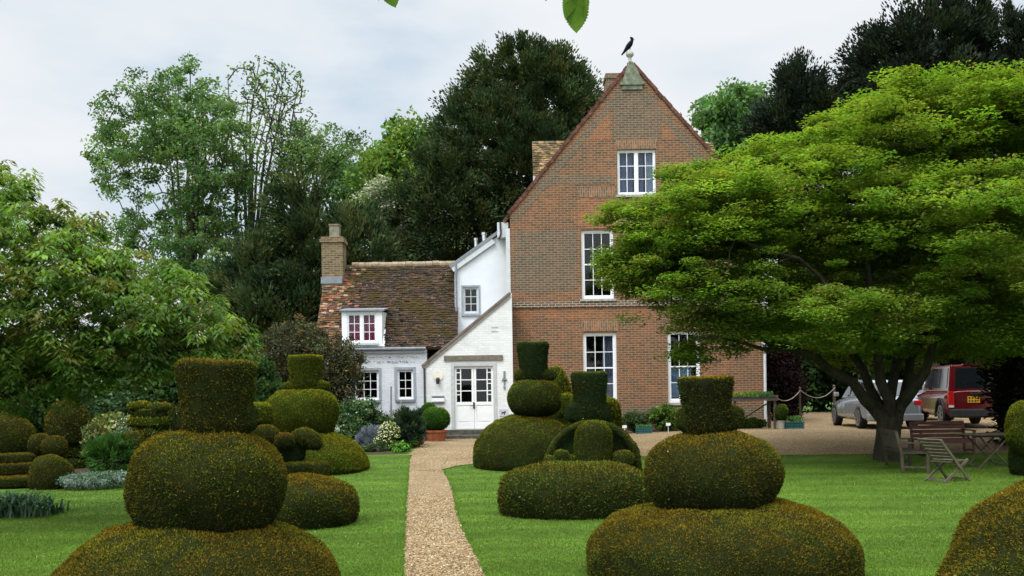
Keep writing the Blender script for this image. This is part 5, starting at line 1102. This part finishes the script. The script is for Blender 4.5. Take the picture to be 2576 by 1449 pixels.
shrub('silver_ground_cover', 'low silvery white flowering cushion at the edge of the left bed', 235, 19.4, [pe(150,1190,335,1226,19.4,.7)], 260, 45, .09, .04, .025, [(.18,.25,.23),(.26,.32,.31),(.10,.17,.11),(.14,.21,.15)], stem=False, cat='flowers', shell=.1)
# strap leaved clump on the left lawn
AG = G(62, 1296); rt = empty('strap_leaved_plant', AG, 'clump of grey green strap leaves on the lawn at the left edge', 'plant')
n_ = 520; vs = []; cl = []
for i in range(n_):
    u = RNG.uniform(-1, 1); bx = AG.x - .25 + u*.72*(1 if u > 0 else 1.3); by = AG.y + RNG.normal()*.22; a_ = RNG.uniform(0, 6.28); h_ = .30*(1-.55*abs(u)**2)*RNG.uniform(.7,1.2); d_ = Vector((math.cos(a_), math.sin(a_), 0)); s_ = Vector((-d_.y, d_.x, 0))*.014
    p = [Vector((bx,by,0)), Vector((bx,by,h_*.7))+d_*h_*.25, Vector((bx,by,h_))+d_*h_*.6, Vector((bx,by,h_*.85))+d_*h_*1.0]
    col = np.array([(.05,.10,.06),(.07,.13,.08),(.035,.075,.045),(.10,.16,.11)])[RNG.integers(4)]*(1+.2*RNG.normal())
    for k_ in range(3):
        w0, w1 = (1, 1) if k_ < 2 else (1, .15); vs.append([p[k_]-s_*w0, p[k_]+s_*w0, p[k_+1]+s_*w1, p[k_+1]-s_*w1]); cl.append(col)
add_leafmesh('leaves', np.array([[tuple(a) for a in q] for q in vs]), 4, np.abs(np.array(cl)), M_LEAF, rt)
# --- sprigs hanging in from above, close to the camera
def sprig(name, label, Y, specs, twig):
    rt = empty(name, P(*twig[0], Y), label, 'branch')
    mb = MB(); mb.tube([P(x, y, Y) for x, y in twig], list(np.linspace(.006, .0025, len(twig))), 6); mb.build('twig', plain('green_twig', (.10,.08,.04), .8, .2), rt)
    for (x0, y0, x1, y1, wd, tilt) in specs:     # leaf from stalk to tip
        a = P(x0, y0, Y); b = P(x1, y1, Y+.01); ax = (b-a); Ln = ax.length; ax.normalize(); sd_ = Vector((0,1,0)).cross(ax).normalized(); sd_ = (sd_*math.cos(tilt) + Vector((0,1,0))*math.sin(tilt)); nn_ = ax.cross(sd_)
        K = 26; rows = []; hw = wd*Y/FPX/2
        for i in range(K+1):
            u = i/K; wv_ = hw*(math.sin(math.pi*min(1,u*1.02)**.72)**.8 if 0 < u < .98 else 0)*(1 + (.10 if i % 2 else -.04)); ce = a + ax*Ln*u + nn_*(.05*Ln*math.sin(u*3))
            rows.append((ce - sd_*wv_ + nn_*wv_*.25, ce, ce + sd_*wv_ + nn_*wv_*.25))
        vs = [p for r_ in rows for p in r_]; fs = []
        for i in range(K): fs += [(3*i,3*i+1,3*i+4,3*i+3), (3*i+1,3*i+2,3*i+5,3*i+4)]
        mb = MB(); mb.add(vs, fs); o = mb.build('leaf', M_SPRIG, rt, smooth=True)
def sprig_mat():
    m = bpy.data.materials.new('near_leaf'); m.use_nodes = True; t = m.node_tree; t.nodes.clear(); o = t.nodes.new('ShaderNodeOutputMaterial')
    c = ramp(t, noise(t, 40, 4), [(.3, (.07,.15,.018)), (.7, (.12,.21,.03))]); d = t.nodes.new('ShaderNodeBsdfDiffuse'); r_ = t.nodes.new('ShaderNodeBsdfTranslucent'); t.links.new(c, d.inputs[0]); t.links.new(c, r_.inputs[0])
    x = t.nodes.new('ShaderNodeMixShader'); x.inputs[0].default_value = .45; t.links.new(d.outputs[0], x.inputs[1]); t.links.new(r_.outputs[0], x.inputs[2]); t.links.new(x.outputs[0], o.inputs[0]); return m
M_SPRIG = sprig_mat()
sprig('overhanging_sprig', 'sprig of three serrated green leaves hanging in from the top edge near the middle', 2.8,
      [(1448,-10,1450,84,60,.15), (1440,-40,1421,48,44,.45), (1462,-30,1469,52,34,.9), (1366,-40,1374,4,20,.6)], [(1400,-160),(1425,-70),(1448,-16)])
sprig('overhanging_sprig', 'single leaf tip hanging in from the top edge, left of the middle', 2.9, [(966,-60,995,20,56,.2), (950,-40,952,4,16,.9)], [(930,-180),(950,-90),(966,-46)])
# ================================================================= cars
def car_paint(name, col, rough=.22, metal=.4, coat=.8):
    m, t, n, l, p = new_mat(name); f = noise(t, 3, 4); l.new(ramp(t, f, [(.3, tuple(c*.88 for c in col)), (.7, col)]), p.inputs['Base Color'])
    p.inputs['Roughness'].default_value = rough; p.inputs['Metallic'].default_value = metal; p.inputs['Coat Weight'].default_value = coat; p.inputs['Coat Roughness'].default_value = .08; return m
M_TYRE = plain('tyre_rubber', (.018,.018,.018), .85, .2); M_RIM = plain('alloy_rim', (.45,.45,.47), .3, .5, .9, .1); M_CARGL = plain('dark_car_glass', (.012,.016,.02), .06, .7, var=.1)
M_TRIM = plain('black_trim', (.03,.03,.033), .6, .3); M_LAMPR = plain('red_lamp', (.55,.012,.012), .2, .5, var=.1); M_PLATE = plain('yellow_plate', (.75,.42,.02), .5, .3, var=.05); M_LAMPW = plain('clear_lamp', (.7,.7,.72), .2, .5)
def loft(mb, secs, n_=20, e=4.0):
    """secs: list of (y, halfwidth, z0, z1)"""
    vs = []
    for (y, hw, z0, z1) in secs:
        for j in range(n_):
            t = 2*math.pi*(j+.5)/n_; c, s = math.cos(t), math.sin(t); vs.append((hw*math.copysign(abs(c)**(2/e), c), y, (z0+z1)/2 + (z1-z0)/2*math.copysign(abs(s)**(2/e), s)))
    k = len(secs); fs = [(i*n_+j, (i+1)*n_+j, (i+1)*n_+(j+1)%n_, i*n_+(j+1)%n_) for i in range(k-1) for j in range(n_)]
    fs += [tuple(range(n_)), tuple(range(k*n_-1, (k-1)*n_-1, -1))]; return mb.add(vs, fs)
def car(name, label, loc, rz, L, Wd, H, belt, paint, suv=False):
    rt = empty(name, loc, label, 'car', rz, 'parked cars'); hw = Wd/2; gc = .22 if not suv else .30; wr = .33 if not suv else .39
    y0 = 0.0
    b = MB()
    if suv: secs = [(0,hw*.93,gc+.10,belt-.02),(.06,hw*.985,gc+.02,belt+.01),(.4,hw,gc,belt+.02),(L*.5,hw,gc,belt+.02),(L*.72,hw,gc,belt),(L*.80,hw*.99,gc,belt-.03),(L-.12,hw*.96,gc,belt-.08),(L-.01,hw*.90,gc+.10,belt-.14)]
    else: secs = [(0,hw*.80,gc+.10,belt-.12),(.08,hw*.92,gc+.02,belt-.02),(.45,hw*.99,gc,belt+.02),(L*.5,hw,gc,belt+.01),(L*.70,hw*.99,gc,belt-.03),(L*.85,hw*.96,gc,belt-.12),(L-.15,hw*.86,gc+.03,belt-.22),(L,hw*.66,gc+.12,belt-.32)]
    loft(b, secs, 28, 5.0); body = b.build('body', paint, rt, local=True, smooth=True)
    wy = (.80, L-.88) if suv else (.78, L-.86)
    c = MB()
    for y in wy:
        for s in (-1, 1): c.tube([(s*(hw-.26), y, wr), (s*(hw+.1), y, wr)], wr+.05, 28)
    me = c.mesh('c'); co = bpy.data.objects.new('c', me); COL.objects.link(co); co.parent = rt
    md = body.modifiers.new('b', 'BOOLEAN'); md.solver = 'EXACT'; md.operation = 'DIFFERENCE'; md.object = co; bpy.context.view_layer.update()
    nm = bpy.data.meshes.new_from_object(body.evaluated_get(bpy.context.evaluated_depsgraph_get())); body.modifiers.clear(); body.data = nm; bpy.data.objects.remove(co)
    nm.polygons.foreach_set('use_smooth', [len(p.vertices) == 4 for p in nm.polygons])
    cb = MB(); ci = hw*.80 if suv else hw*.70
    # cabin: tapering box with raked ends
    if suv: st = [(.10, hw*.93, belt), (.17, ci*1.06, H), (L*.62, ci*1.04, H-.02), (L*.735, hw*.90, belt)]
    else: st = [(.16, hw*.88, belt-.02), (.62, ci*1.02, H-.03), (L*.50, ci*1.04, H), (L*.70, hw*.86, belt-.02)]
    def cab(off=0.0):
        (ya, wa, za), (yb, wb, zb_), (yc, wc, zc), (yd, wd_, zd) = st; vs = []
        for s in (-1, 1): vs += [(s*(wa+off), ya, za-.03), (s*(wb+off), yb, zb_), (s*(wc+off), yc, zc), (s*(wd_+off), yd, zd-.03)]
        return vs
    cb.add(cab(), [(0,1,2,3),(7,6,5,4),(0,4,5,1),(1,5,6,2),(2,6,7,3),(3,7,4,0)]); cb.build('cabin', paint, rt, local=True, bevel=.045)
    V = [Vector(v) for v in cab()]
    def pane(quad, ins, name, th=.014):
        ce = sum(quad, Vector())/4; nn_ = (quad[1]-quad[0]).cross(quad[3]-quad[0]).normalized()
        if nn_.dot(ce-Vector((0, L*.4, belt+.2))) < 0: nn_ = -nn_
        q = [v + (ce-v)*ins + nn_*.012 for v in quad]; m2 = MB(); m2.add([*q, *[v - nn_*.03 for v in q]], [(0,1,2,3),(7,6,5,4),(0,4,5,1),(1,5,6,2),(2,6,7,3),(3,7,4,0)]); return m2.build(name, M_CARGL, rt, local=True)
    lo, hi = (.10 if suv else .12), .86
    def lerp4(a, b_, c_, d, u0, u1, v0, v1):
        f = lambda u, v: (a.lerp(b_, u)).lerp(d.lerp(c_, u), v); return [f(u0,v0), f(u1,v0), f(u1,v1), f(u0,v1)]
    pane(lerp4(V[0],V[4],V[5],V[1],.10,.90,lo+.03,hi), 0, 'rear_window'); pane(lerp4(V[3],V[7],V[6],V[2],.08,.92,.1,.9), 0, 'windscreen')
    for o_ in (0, 4):
        A, B, C_, D = V[o_], V[o_+1], V[o_+2], V[o_+3]
        for (u0, u1) in ((.07,.34),(.37,.64),(.67,.93)): pane(lerp4(A, D, C_, B, u0, u1, .14, .88), 0, 'side_window')
    for y in wy:
        for s in (-1, 1):
            w_ = MB(); x0, x1 = s*(hw-.23), s*(hw-.01); w_.tube([(x0,y,wr),(x0+s*.02,y,wr),(x1-s*.02,y,wr),(x1,y,wr)], [wr-.03,wr,wr,wr-.03], 26); wo = w_.build('wheel', M_TYRE, rt, local=True)
            r_ = MB(); r_.tube([(x1-s*.01,y,wr),(x1+s*.006,y,wr)], wr*.2, 14)
            for a_ in range(7):
                t = a_*2*math.pi/7; r_.bar((x1+s*.002,y,wr), (x1+s*.002,y+math.cos(t)*wr*.66,wr+math.sin(t)*wr*.66), .05, .02, (1,0,0))
            nR = 24; 
            for a_ in range(nR):
                t = a_*2*math.pi/nR; t2 = (a_+1)*2*math.pi/nR; r_.bar((x1,y+math.cos(t)*wr*.68,wr+math.sin(t)*wr*.68), (x1,y+math.cos(t2)*wr*.68,wr+math.sin(t2)*wr*.68), .05, .03, (1,0,0))
            r_.build('rim', M_RIM, wo, local=True)
    zb_ = gc + .22
    m2 = MB(); m2.box(-hw*.93, hw*.93, -.09, .12, gc+.03, gc+.28 if suv else gc+.24); m2.build('bumper', M_TRIM if suv else paint, rt, local=True, bevel=.04)
    for s in (-1, 1):
        m2 = MB()
        if suv: m2.box(s*hw*.80, s*hw*.97, -.025, .12, gc+.40, belt-.02)
        else: m2.box(s*hw*.62, s*hw*.90, -.0, .16, belt-.26, belt-.10)
        m2.build('tail_lamp', M_LAMPR, rt, local=True, bevel=.015)
        m2 = MB()
        if suv: m2.box(s*hw*.81, s*hw*.96, -.030, .0, gc+.33, gc+.395); m2.build('reversing_lamp', M_LAMPW, rt, local=True)
        m2 = MB(); m2.box(s*(hw+.01), s*(hw+.17), L*.63, L*.63+.10, belt+.02, belt+.16); m2.build('wing_mirror', M_TRIM if suv else paint, rt, local=True, bevel=.03)
    pz = gc+.56 if suv else gc+.40; px_ = -.22 if suv else 0; ph = .19 if suv else .11; pw_ = .34 if suv else .5
    yp = -.012 if suv else -.012
    m2 = MB(); m2.box(px_-pw_/2, px_+pw_/2, yp-.022, .05, pz-ph/2, pz+ph/2); pl = m2.build('number_plate', M_PLATE, rt, local=True)
    m2 = MB(); rws = (1,-1) if suv else (0,)
    for r_ in rws:
        for i in range(4 if suv else 7):
            if suv and r_ < 0 and i == 3: continue
            x = px_ - pw_*.36 + i*(pw_*.24 if suv else pw_*.12); m2.box(x-.022 if suv else x-.015, x+.022 if suv else x+.015, yp-.025, yp-.0215, pz+r_*.045-.028, pz+r_*.045+.028)
    m2.build('plate_marks', M_DARKMETAL, pl, local=True)
    if suv:
        m2 = MB(); m2.box(-.32, .16, -.045, .06, gc+.70, gc+.80); m2.build('boot_handle', M_TRIM, rt, local=True, bevel=.02)
        m2 = MB(); m2.box(-hw*.5, hw*.5, .10, .22, H-.01, H+.02); m2.build('roof_spoiler', paint, rt, local=True)
        for s in (-1, 1):
            for y in wy:
                m2 = MB(); K = 14; pts = [(s*(hw+.012), y+(wr+.09)*math.cos(t), wr+(wr+.09)*math.sin(t)) for t in np.linspace(-.15, math.pi+.15, K)]
                for a_, b_ in zip(pts[:-1], pts[1:]): m2.bar(a_, b_, .08, .05, (1,0,0))
                m2.build('wheel_arch', M_TRIM, rt, local=True)
    else:
        m2 = MB(); m2.box(-.3, .3, -.02, .06, belt-.10, belt-.06); m2.build('boot_handle', M_TRIM, rt, local=True)
    return rt
M_SILVER = car_paint('silver_paint', (.30,.32,.36)); M_RED = car_paint('dark_red_paint', (.15,.006,.010), metal=.15); M_PALE = car_paint('pale_paint', (.60,.62,.66))
def carpos(x, y): return G(x, y)
p = P(2252, 1085, 29.6); car('parked_car', 'silver hatchback parked on the gravel behind the spreading tree trunk', (p.x, 29.6, float(g(p.x,29.6))+.012), R(-3), 4.3, 1.76, 1.50, .95, M_SILVER)
p = P(2470, 1080, 29.4); car('parked_car', 'dark red boxy off road car with yellow rear number plate, parked at the right', (p.x, 29.4, float(g(p.x,29.4))+.012), R(-9), 4.5, 1.92, 1.90, 1.12, M_RED, suv=True)
p = P(2335, 1060, 37); car('parked_car', 'pale car mostly hidden between the silver hatchback and the red car', (p.x-.1, 36.0, float(g(p.x,36))+.012), R(-3), 4.2, 1.74, 1.45, .93, M_PALE)
# ================================================================= garden furniture
M_TEAK = plain('weathered_teak', (.060,.050,.036), .85, .15, var=.35, scale=9); M_TEAKD = plain('dark_teak', (.085,.072,.055), .85, .15, var=.35, scale=9); M_REDWOOD = plain('reddish_brown_wood', (.115,.055,.045), .75, .2, var=.3); M_TEAKL = plain('pale_teak', (.105,.090,.062), .8, .15, var=.3, scale=8)
def bench(name, label, loc, rz, W_, D_, H_, seat, m, arms=True, nsl=14):
    rt = empty(name, loc, label, 'bench', rz); hw = W_/2      # faces -Y (local), back at +D
    for x in (-hw, hw):
        mb = MB(); mb.bar((x, 0, 0), (x, 0, seat+.2 if arms else seat), .055, .055, (0,1,0)); mb.build('leg', m, rt, local=True)
        mb = MB(); mb.bar((x, D_, 0), (x, D_+.02, seat), .055, .055, (0,1,0)); mb.bar((x, D_+.02, seat), (x, D_+.12, H_), .055, .055, (0,1,0)); mb.build('leg', m, rt, local=True)
        mb = MB(); mb.bar((x, 0, .12), (x, D_, .12), .04, .04); mb.build('stretcher', m, rt, local=True)
        if arms: mb = MB(); mb.bar((x, -.04, seat+.21), (x, D_+.05, seat+.21), .07, .03); mb.build('armrest', m, rt, local=True)
    mb = MB()
    for i in range(6): y = D_*(i+.5)/6; mb.box(-hw-.02, hw+.02, y-D_/12+.006, y+D_/12-.006, seat-.012, seat+.012)
    mb.box(-hw+.03, hw-.03, .0, .04, seat-.08, seat-.014); mb.build('seat', m, rt, local=True)
    mb = MB(); mb.bar((-hw+.028, D_+.115, H_-.04), (hw-.028, D_+.115, H_-.04), .03, .09); mb.bar((-hw+.028, D_+.035, seat+.10), (hw-.028, D_+.035, seat+.10), .03, .05)
    for i in range(nsl):
        x = -hw+.05 + (W_-.10)*(i+.5)/nsl; mb.bar((x, D_+.045, seat+.12), (x, D_+.105, H_-.085), (W_-.1)/nsl*.62, .014, (0,1,0))
    mb.build('backrest', m, rt, local=True); return rt
b0 = G(2252, 1182)
def face(v0, v1): return math.atan2(v1.y-v0.y, v1.x-v0.x)
pa, pb_ = G(2222,1167), G(2281,1195); Wb = (Vector(pa)-Vector(pb_)).length; ce = (Vector(pa)+Vector(pb_))/2
# back edge runs from pa to pb_, seat opens to the right
rzb = face(pa, pb_)  # local +X along pa->pb_ ; local +Y must point away from seat (towards left/front)
def place_back(pa, pb, D_):
    ax = (Vector(pb)-Vector(pa)); ax.z = 0; ax.normalize(); back = Vector((ax.y, -ax.x, 0))     # candidate +Y direction
    return ax, back
ax, bk = place_back(pa, pb_, .5)
rot = math.atan2(-ax.y, -ax.x); yv = Vector((-math.sin(rot), math.cos(rot), 0))
if yv.x > 0: rot += math.pi; yv = -yv
org = ce - yv*.48
bench('garden_bench', 'weathered grey wooden bench seen from behind, next to the tree trunk', (org.x, org.y, float(g(org.x, org.y))), rot, min(max(Wb, 1.1), 1.6), .48, .84, .40, M_TEAK)
q = G(2398, 1150); bench('garden_bench', 'reddish brown slatted bench facing the lawn behind the folding table', (q.x+.05, q.y+.4, float(g(q.x,q.y))), 0, 1.25, .5, .80, .38, M_REDWOOD, arms=True, nsl=3)
def slat_back():
    o = [c for c in bpy.data.objects if c.name.startswith('backrest')][-1]; par = o.parent; bpy.data.objects.remove(o)
    mb = MB()
    for i in range(4): z = .46+i*.10; y = .5+.02+.1*(z-.38)/.42-.01; mb.bar((-.6, y, z), (.6, y, z), .02, .085)
    mb.build('backrest', M_REDWOOD, par, local=True)
slat_back()
def folding_chair(name, label, loc, rz, m):
    rt = empty(name, loc, label, 'chair', rz, 'folding teak chairs')   # seat opens to +Y local, back leans to -Y
    hw = .24
    for s in (-1, 1):
        mb = MB(); mb.bar((s*hw, .36, .0), (s*hw, -.42, .78), .022, .05, (0,1,0)); mb.build('back_leg', m, rt, local=True)
        mb = MB(); mb.bar((s*(hw-.03), -.30, .0), (s*(hw-.03), .34, .40), .022, .05, (0,1,0)); mb.build('front_leg', m, rt, local=True)
    mb = MB()
    for i in range(8):
        y = -.12 + i*.062; mb.box(-hw+.03, hw-.03, y-.024, y+.024, .36+.02*i/8, .38+.02*i/8)
    mb.build('seat', m, rt, local=True); mb = MB()
    for i in range(7):
        u = .47+.50*i/6; y = .36-.78*u; z = .78*u; mb.bar((-hw-.005, y-.02, z+.02), (hw+.005, y-.02, z+.02), .018, .046, (0,-.7,.7))
    mb.build('backrest', m, rt, local=True)
    for y, z in ((.30,.045), (-.24,.045)):
        mb = MB(); mb.bar((-hw+.02, y, z), (hw-.02, y, z), .02, .035); mb.build('cross_bar', m, rt, local=True)
    return rt
q = G(2385, 1212); folding_chair('folding_chair', 'weathered folding chair with reclined slatted back, in front of the garden table', (q.x, q.y+.1, 0), R(-62), M_TEAKL)
q = G(2600, 1190); folding_chair('folding_chair', 'folding chair cut off by the right edge of the view', (q.x+.12, q.y+.2, 0), R(70), M_TEAKL)
q = G(2503, 1178); TB = empty('garden_table', (q.x+.02, q.y+.35, 0), 'folding teak garden table with crossed legs at the right of the lawn', 'table', R(4))
mb = MB(); 
for i in range(9): y = -.36+i*.09; w_ = .62 - .10*((i-4)/4)**2; mb.box(-w_, w_, y-.042, y+.042, .70, .722)
mb.build('tabletop', M_TEAKL, TB, local=True); mb = MB(); mb.box(-.5,.5,-.30,-.27,.655,.699); mb.box(-.5,.5,.27,.30,.655,.699); mb.build('apron', M_TEAKD, TB, local=True)
for y in (-.26, .26):
    for s in (-1, 1):
        mb = MB(); mb.bar((s*.36, y+s*.013, 0), (-s*.30, y+s*.013, .655), .022, .05, (0,1,0)); mb.build('leg', M_TEAKL, TB, local=True)
mb = MB(); mb.bar((.33,-.26,.06), (.33,.26,.06), .03,.03); mb.bar((-.33,-.26,.06), (-.33,.26,.06), .03,.03); mb.build('stretcher', M_TEAKL, TB, local=True)
# ================================================================= plant stand, crates, rope fence
YS = 31.2; a = P(1838, 1004, YS); b = P(1951, 1004, YS); gz = float(g(b.x, YS)); zt = a.z
S_ = empty('plant_stand', ((a.x+b.x)/2, YS, gz), 'dark wooden plant stand against the brick house, topped with trays of seedlings', 'stand')
mb = MB(); mb.box(a.x, b.x, YS-.3, YS+.5, zt-.06, zt); mb.box(b.x-.05, b.x, YS-.31, YS+.51, zt+.002, zt+.11); mb.build('top', M_TEAKD, S_)
for x in (a.x+.05, b.x-.12):
    for y in (YS-.25, YS+.42): mb = MB(); mb.box(x, x+.07, y, y+.07, gz-.02, zt-.061); mb.build('leg', M_TEAKD, S_)
mb = MB(); mb.bar((a.x+.05, YS+.46, gz+.05), (b.x-.05, YS+.46, zt-.1), .03, .08, (0,1,0)); mb.build('brace', M_TEAKD, S_)
for i in range(3):
    x0 = a.x + .04 + i*(b.x-a.x-.12)/3; x1 = x0 + (b.x-a.x-.12)/3 - .03
    tr = empty('seed_tray', ((x0+x1)/2, YS, zt), ('black tray of yellow green seedlings at the left of the plant stand','black tray of bright green seedlings in the middle of the plant stand','black tray of dark green seedlings at the right of the plant stand')[i], 'seed tray', group='seed trays on the plant stand')
    mb = MB(); mb.box(x0, x1, YS-.27, YS+.25, zt+.002, zt+.07); mb.build('tray', M_DARKMETAL, tr)
    n_ = 260; C = np.stack([RNG.uniform(x0+.02, x1-.02, n_), RNG.uniform(YS-.25, YS+.23, n_), zt+.08+.14*RNG.random(n_)**1.3], 1)
    cl = [[(.22,.28,.05),(.12,.2,.04)], [(.08,.20,.03),(.12,.24,.04)], [(.05,.12,.04),(.08,.16,.05)]][i]
    add_leafmesh('seedlings', leaf_quads(C, nrmz(unit(n_)+np.array([0,0,.8])), unit(n_), .07, .035), 4, palette(cl, n_), M_LEAF, tr)
q = P(1965, 1078, 31); zg = float(g(q.x, 31))
def bx2(rt, top, r):
    V, F = tier(1948,1017,1982,1058,31,2.3,'ball',seed=70,wob=.06); clipped('foliage', V, F, M_YEW, rt, dens=2600, size=.045, tip=(.16,.20,.02), mid=(.07,.10,.015), dark=(.02,.04,.009))
pot('potted_box_ball', 'little round box bush in a grey pot right of the plant stand', 1966, 1058, 1080, 22, 31.0, M_STONE, bx2)
M_TEAL = plain('teal_plastic', (.02,.10,.105), .5, .3, var=.2)
def crate(label, x0, y0, x1, y1, Y, plant):
    X0, X1, Z0, Z1 = rc(x0, y0, x1, y1, Y); zg = float(g((X0+X1)/2, Y))+.012; h = Z1-Z0; rt = empty('plastic_crate', ((X0+X1)/2, Y, zg), label, 'crate', group='teal plastic crates')
    mb = MB(); t = .02; y0_, y1_ = Y-.15, Y+.2
    mb.box(X0, X1, y0_, y1_, zg, zg+.02)
    for z_ in (0, .5, 1):
        zz = zg+.022+z_*(h-.06); mb.box(X0, X1, y0_, y0_+t, zz, zz+.04); mb.box(X0, X1, y1_-t, y1_, zz, zz+.04); mb.box(X0, X0+t, y0_+t, y1_-t, zz, zz+.04); mb.box(X1-t, X1, y0_+t, y1_-t, zz, zz+.04)
    for i in range(7): x = X0+.01+(X1-X0-.02)*i/6; mb.box(x-.01, x+.01, y0_+.004, y0_+t-.004, zg+.02, zg+h-.01)
    mb.build('crate_body', M_TEAL, rt); mb = MB(); mb.box(X0+t+.01, X1-t-.01, y0_+t+.01, y1_-t-.01, zg+.022, zg+h-.03); mb.build('crate_filling', M_SOIL, rt)
    n_ = 130; C = np.stack([RNG.uniform(X0, X1, n_), RNG.uniform(y0_, y1_, n_), zg+h+plant*RNG.random(n_)], 1)
    o = add_leafmesh('crate_plants', leaf_quads(C, nrmz(unit(n_)+np.array([0,0,1.2])), unit(n_), .09, .035), 4, palette([(.07,.17,.05),(.10,.2,.06)], n_), M_LEAF, rt)
crate('teal plastic crate of plants beside the little box bush', 1974, 1062, 2020, 1079, 31.0, .18)
crate('teal plastic crate against the brick wall behind the figure topiary', 1600, 1068, 1639, 1083, 31.3, .10)
M_LABEL = plain('white_label', (.8,.8,.8), .5, .3, var=.03)
for (x, y, lb) in ((1571, 1074, 'white plant label on a stick, left of the teal crate'), (1681, 1068, 'white plant label on a stick among the bright green wall plants')):
    q = P(x, y, 31.2); zg = float(g(q.x, 31.2)); rt = empty('plant_label', (q.x, 31.2, zg), lb, 'label', group='white plant labels')
    mb = MB(); mb.box(q.x-.07, q.x+.07, 31.19, 31.20, q.z-.035, q.z+.05); mb.build('card', M_LABEL, rt); mb = MB(); mb.bar((q.x, 31.21, zg), (q.x, 31.21, q.z), .015, .015); mb.build('stick', M_LABEL, rt)
# rope fence
posts = [((1990,973),(1990,1046),42,.05,'grey fence post nearest the purple shrub'), ((2012,978),(2012,1066),35,.06,'brown fence post in the middle of the rope'), ((2098,972),(2101,1044),43,.09,'taller pale fence post at the right end of the rope')]
tops = []
for (t_, b_, Y, w_, lb) in posts:
    a = P(*t_, Y); zg = float(g(a.x, Y)); rt = empty('fence_post', (a.x, Y, zg), lb, 'post', group='posts of the rope fence')
    mb = MB(); mb.bar((a.x, Y, zg-.05), (a.x, Y, a.z), w_*1.1, w_*1.1, (0,1,0)); mb.build('post', M_TEAK, rt, bevel=.01)
    mb = MB(); mb.lathe([(w_*.65,0),(w_*.7,.03),(w_*.4,.06),(.002,.07)], (a.x, Y, a.z), 10); mb.build('cap', M_TEAKL, rt); tops.append(Vector((a.x, Y, a.z-.05)))
def rope(p0, p1, sagz, k=14): return [p0.lerp(p1, i/k) - Vector((0,0,sagz*4*(i/k)*(1-i/k))) for i in range(k+1)]
s0 = P(1951, 1000, 33.5); mb = MB(); mb.tube(rope(s0, tops[1]+Vector((0,-.06,0)), .22), .016, 6); mb.tube(rope(tops[1]+Vector((0,-.06,0)), tops[2]+Vector((0,-.1,0)), .35), .016, 6)
p3 = P(2012+14, 1026, 34.5)
o = mb.build('fence_rope', plain('pale_rope', (.26,.23,.18), .9, .1, var=.25), None); tag(o, 'pale rope slung between the fence posts beside the drive', 'rope')
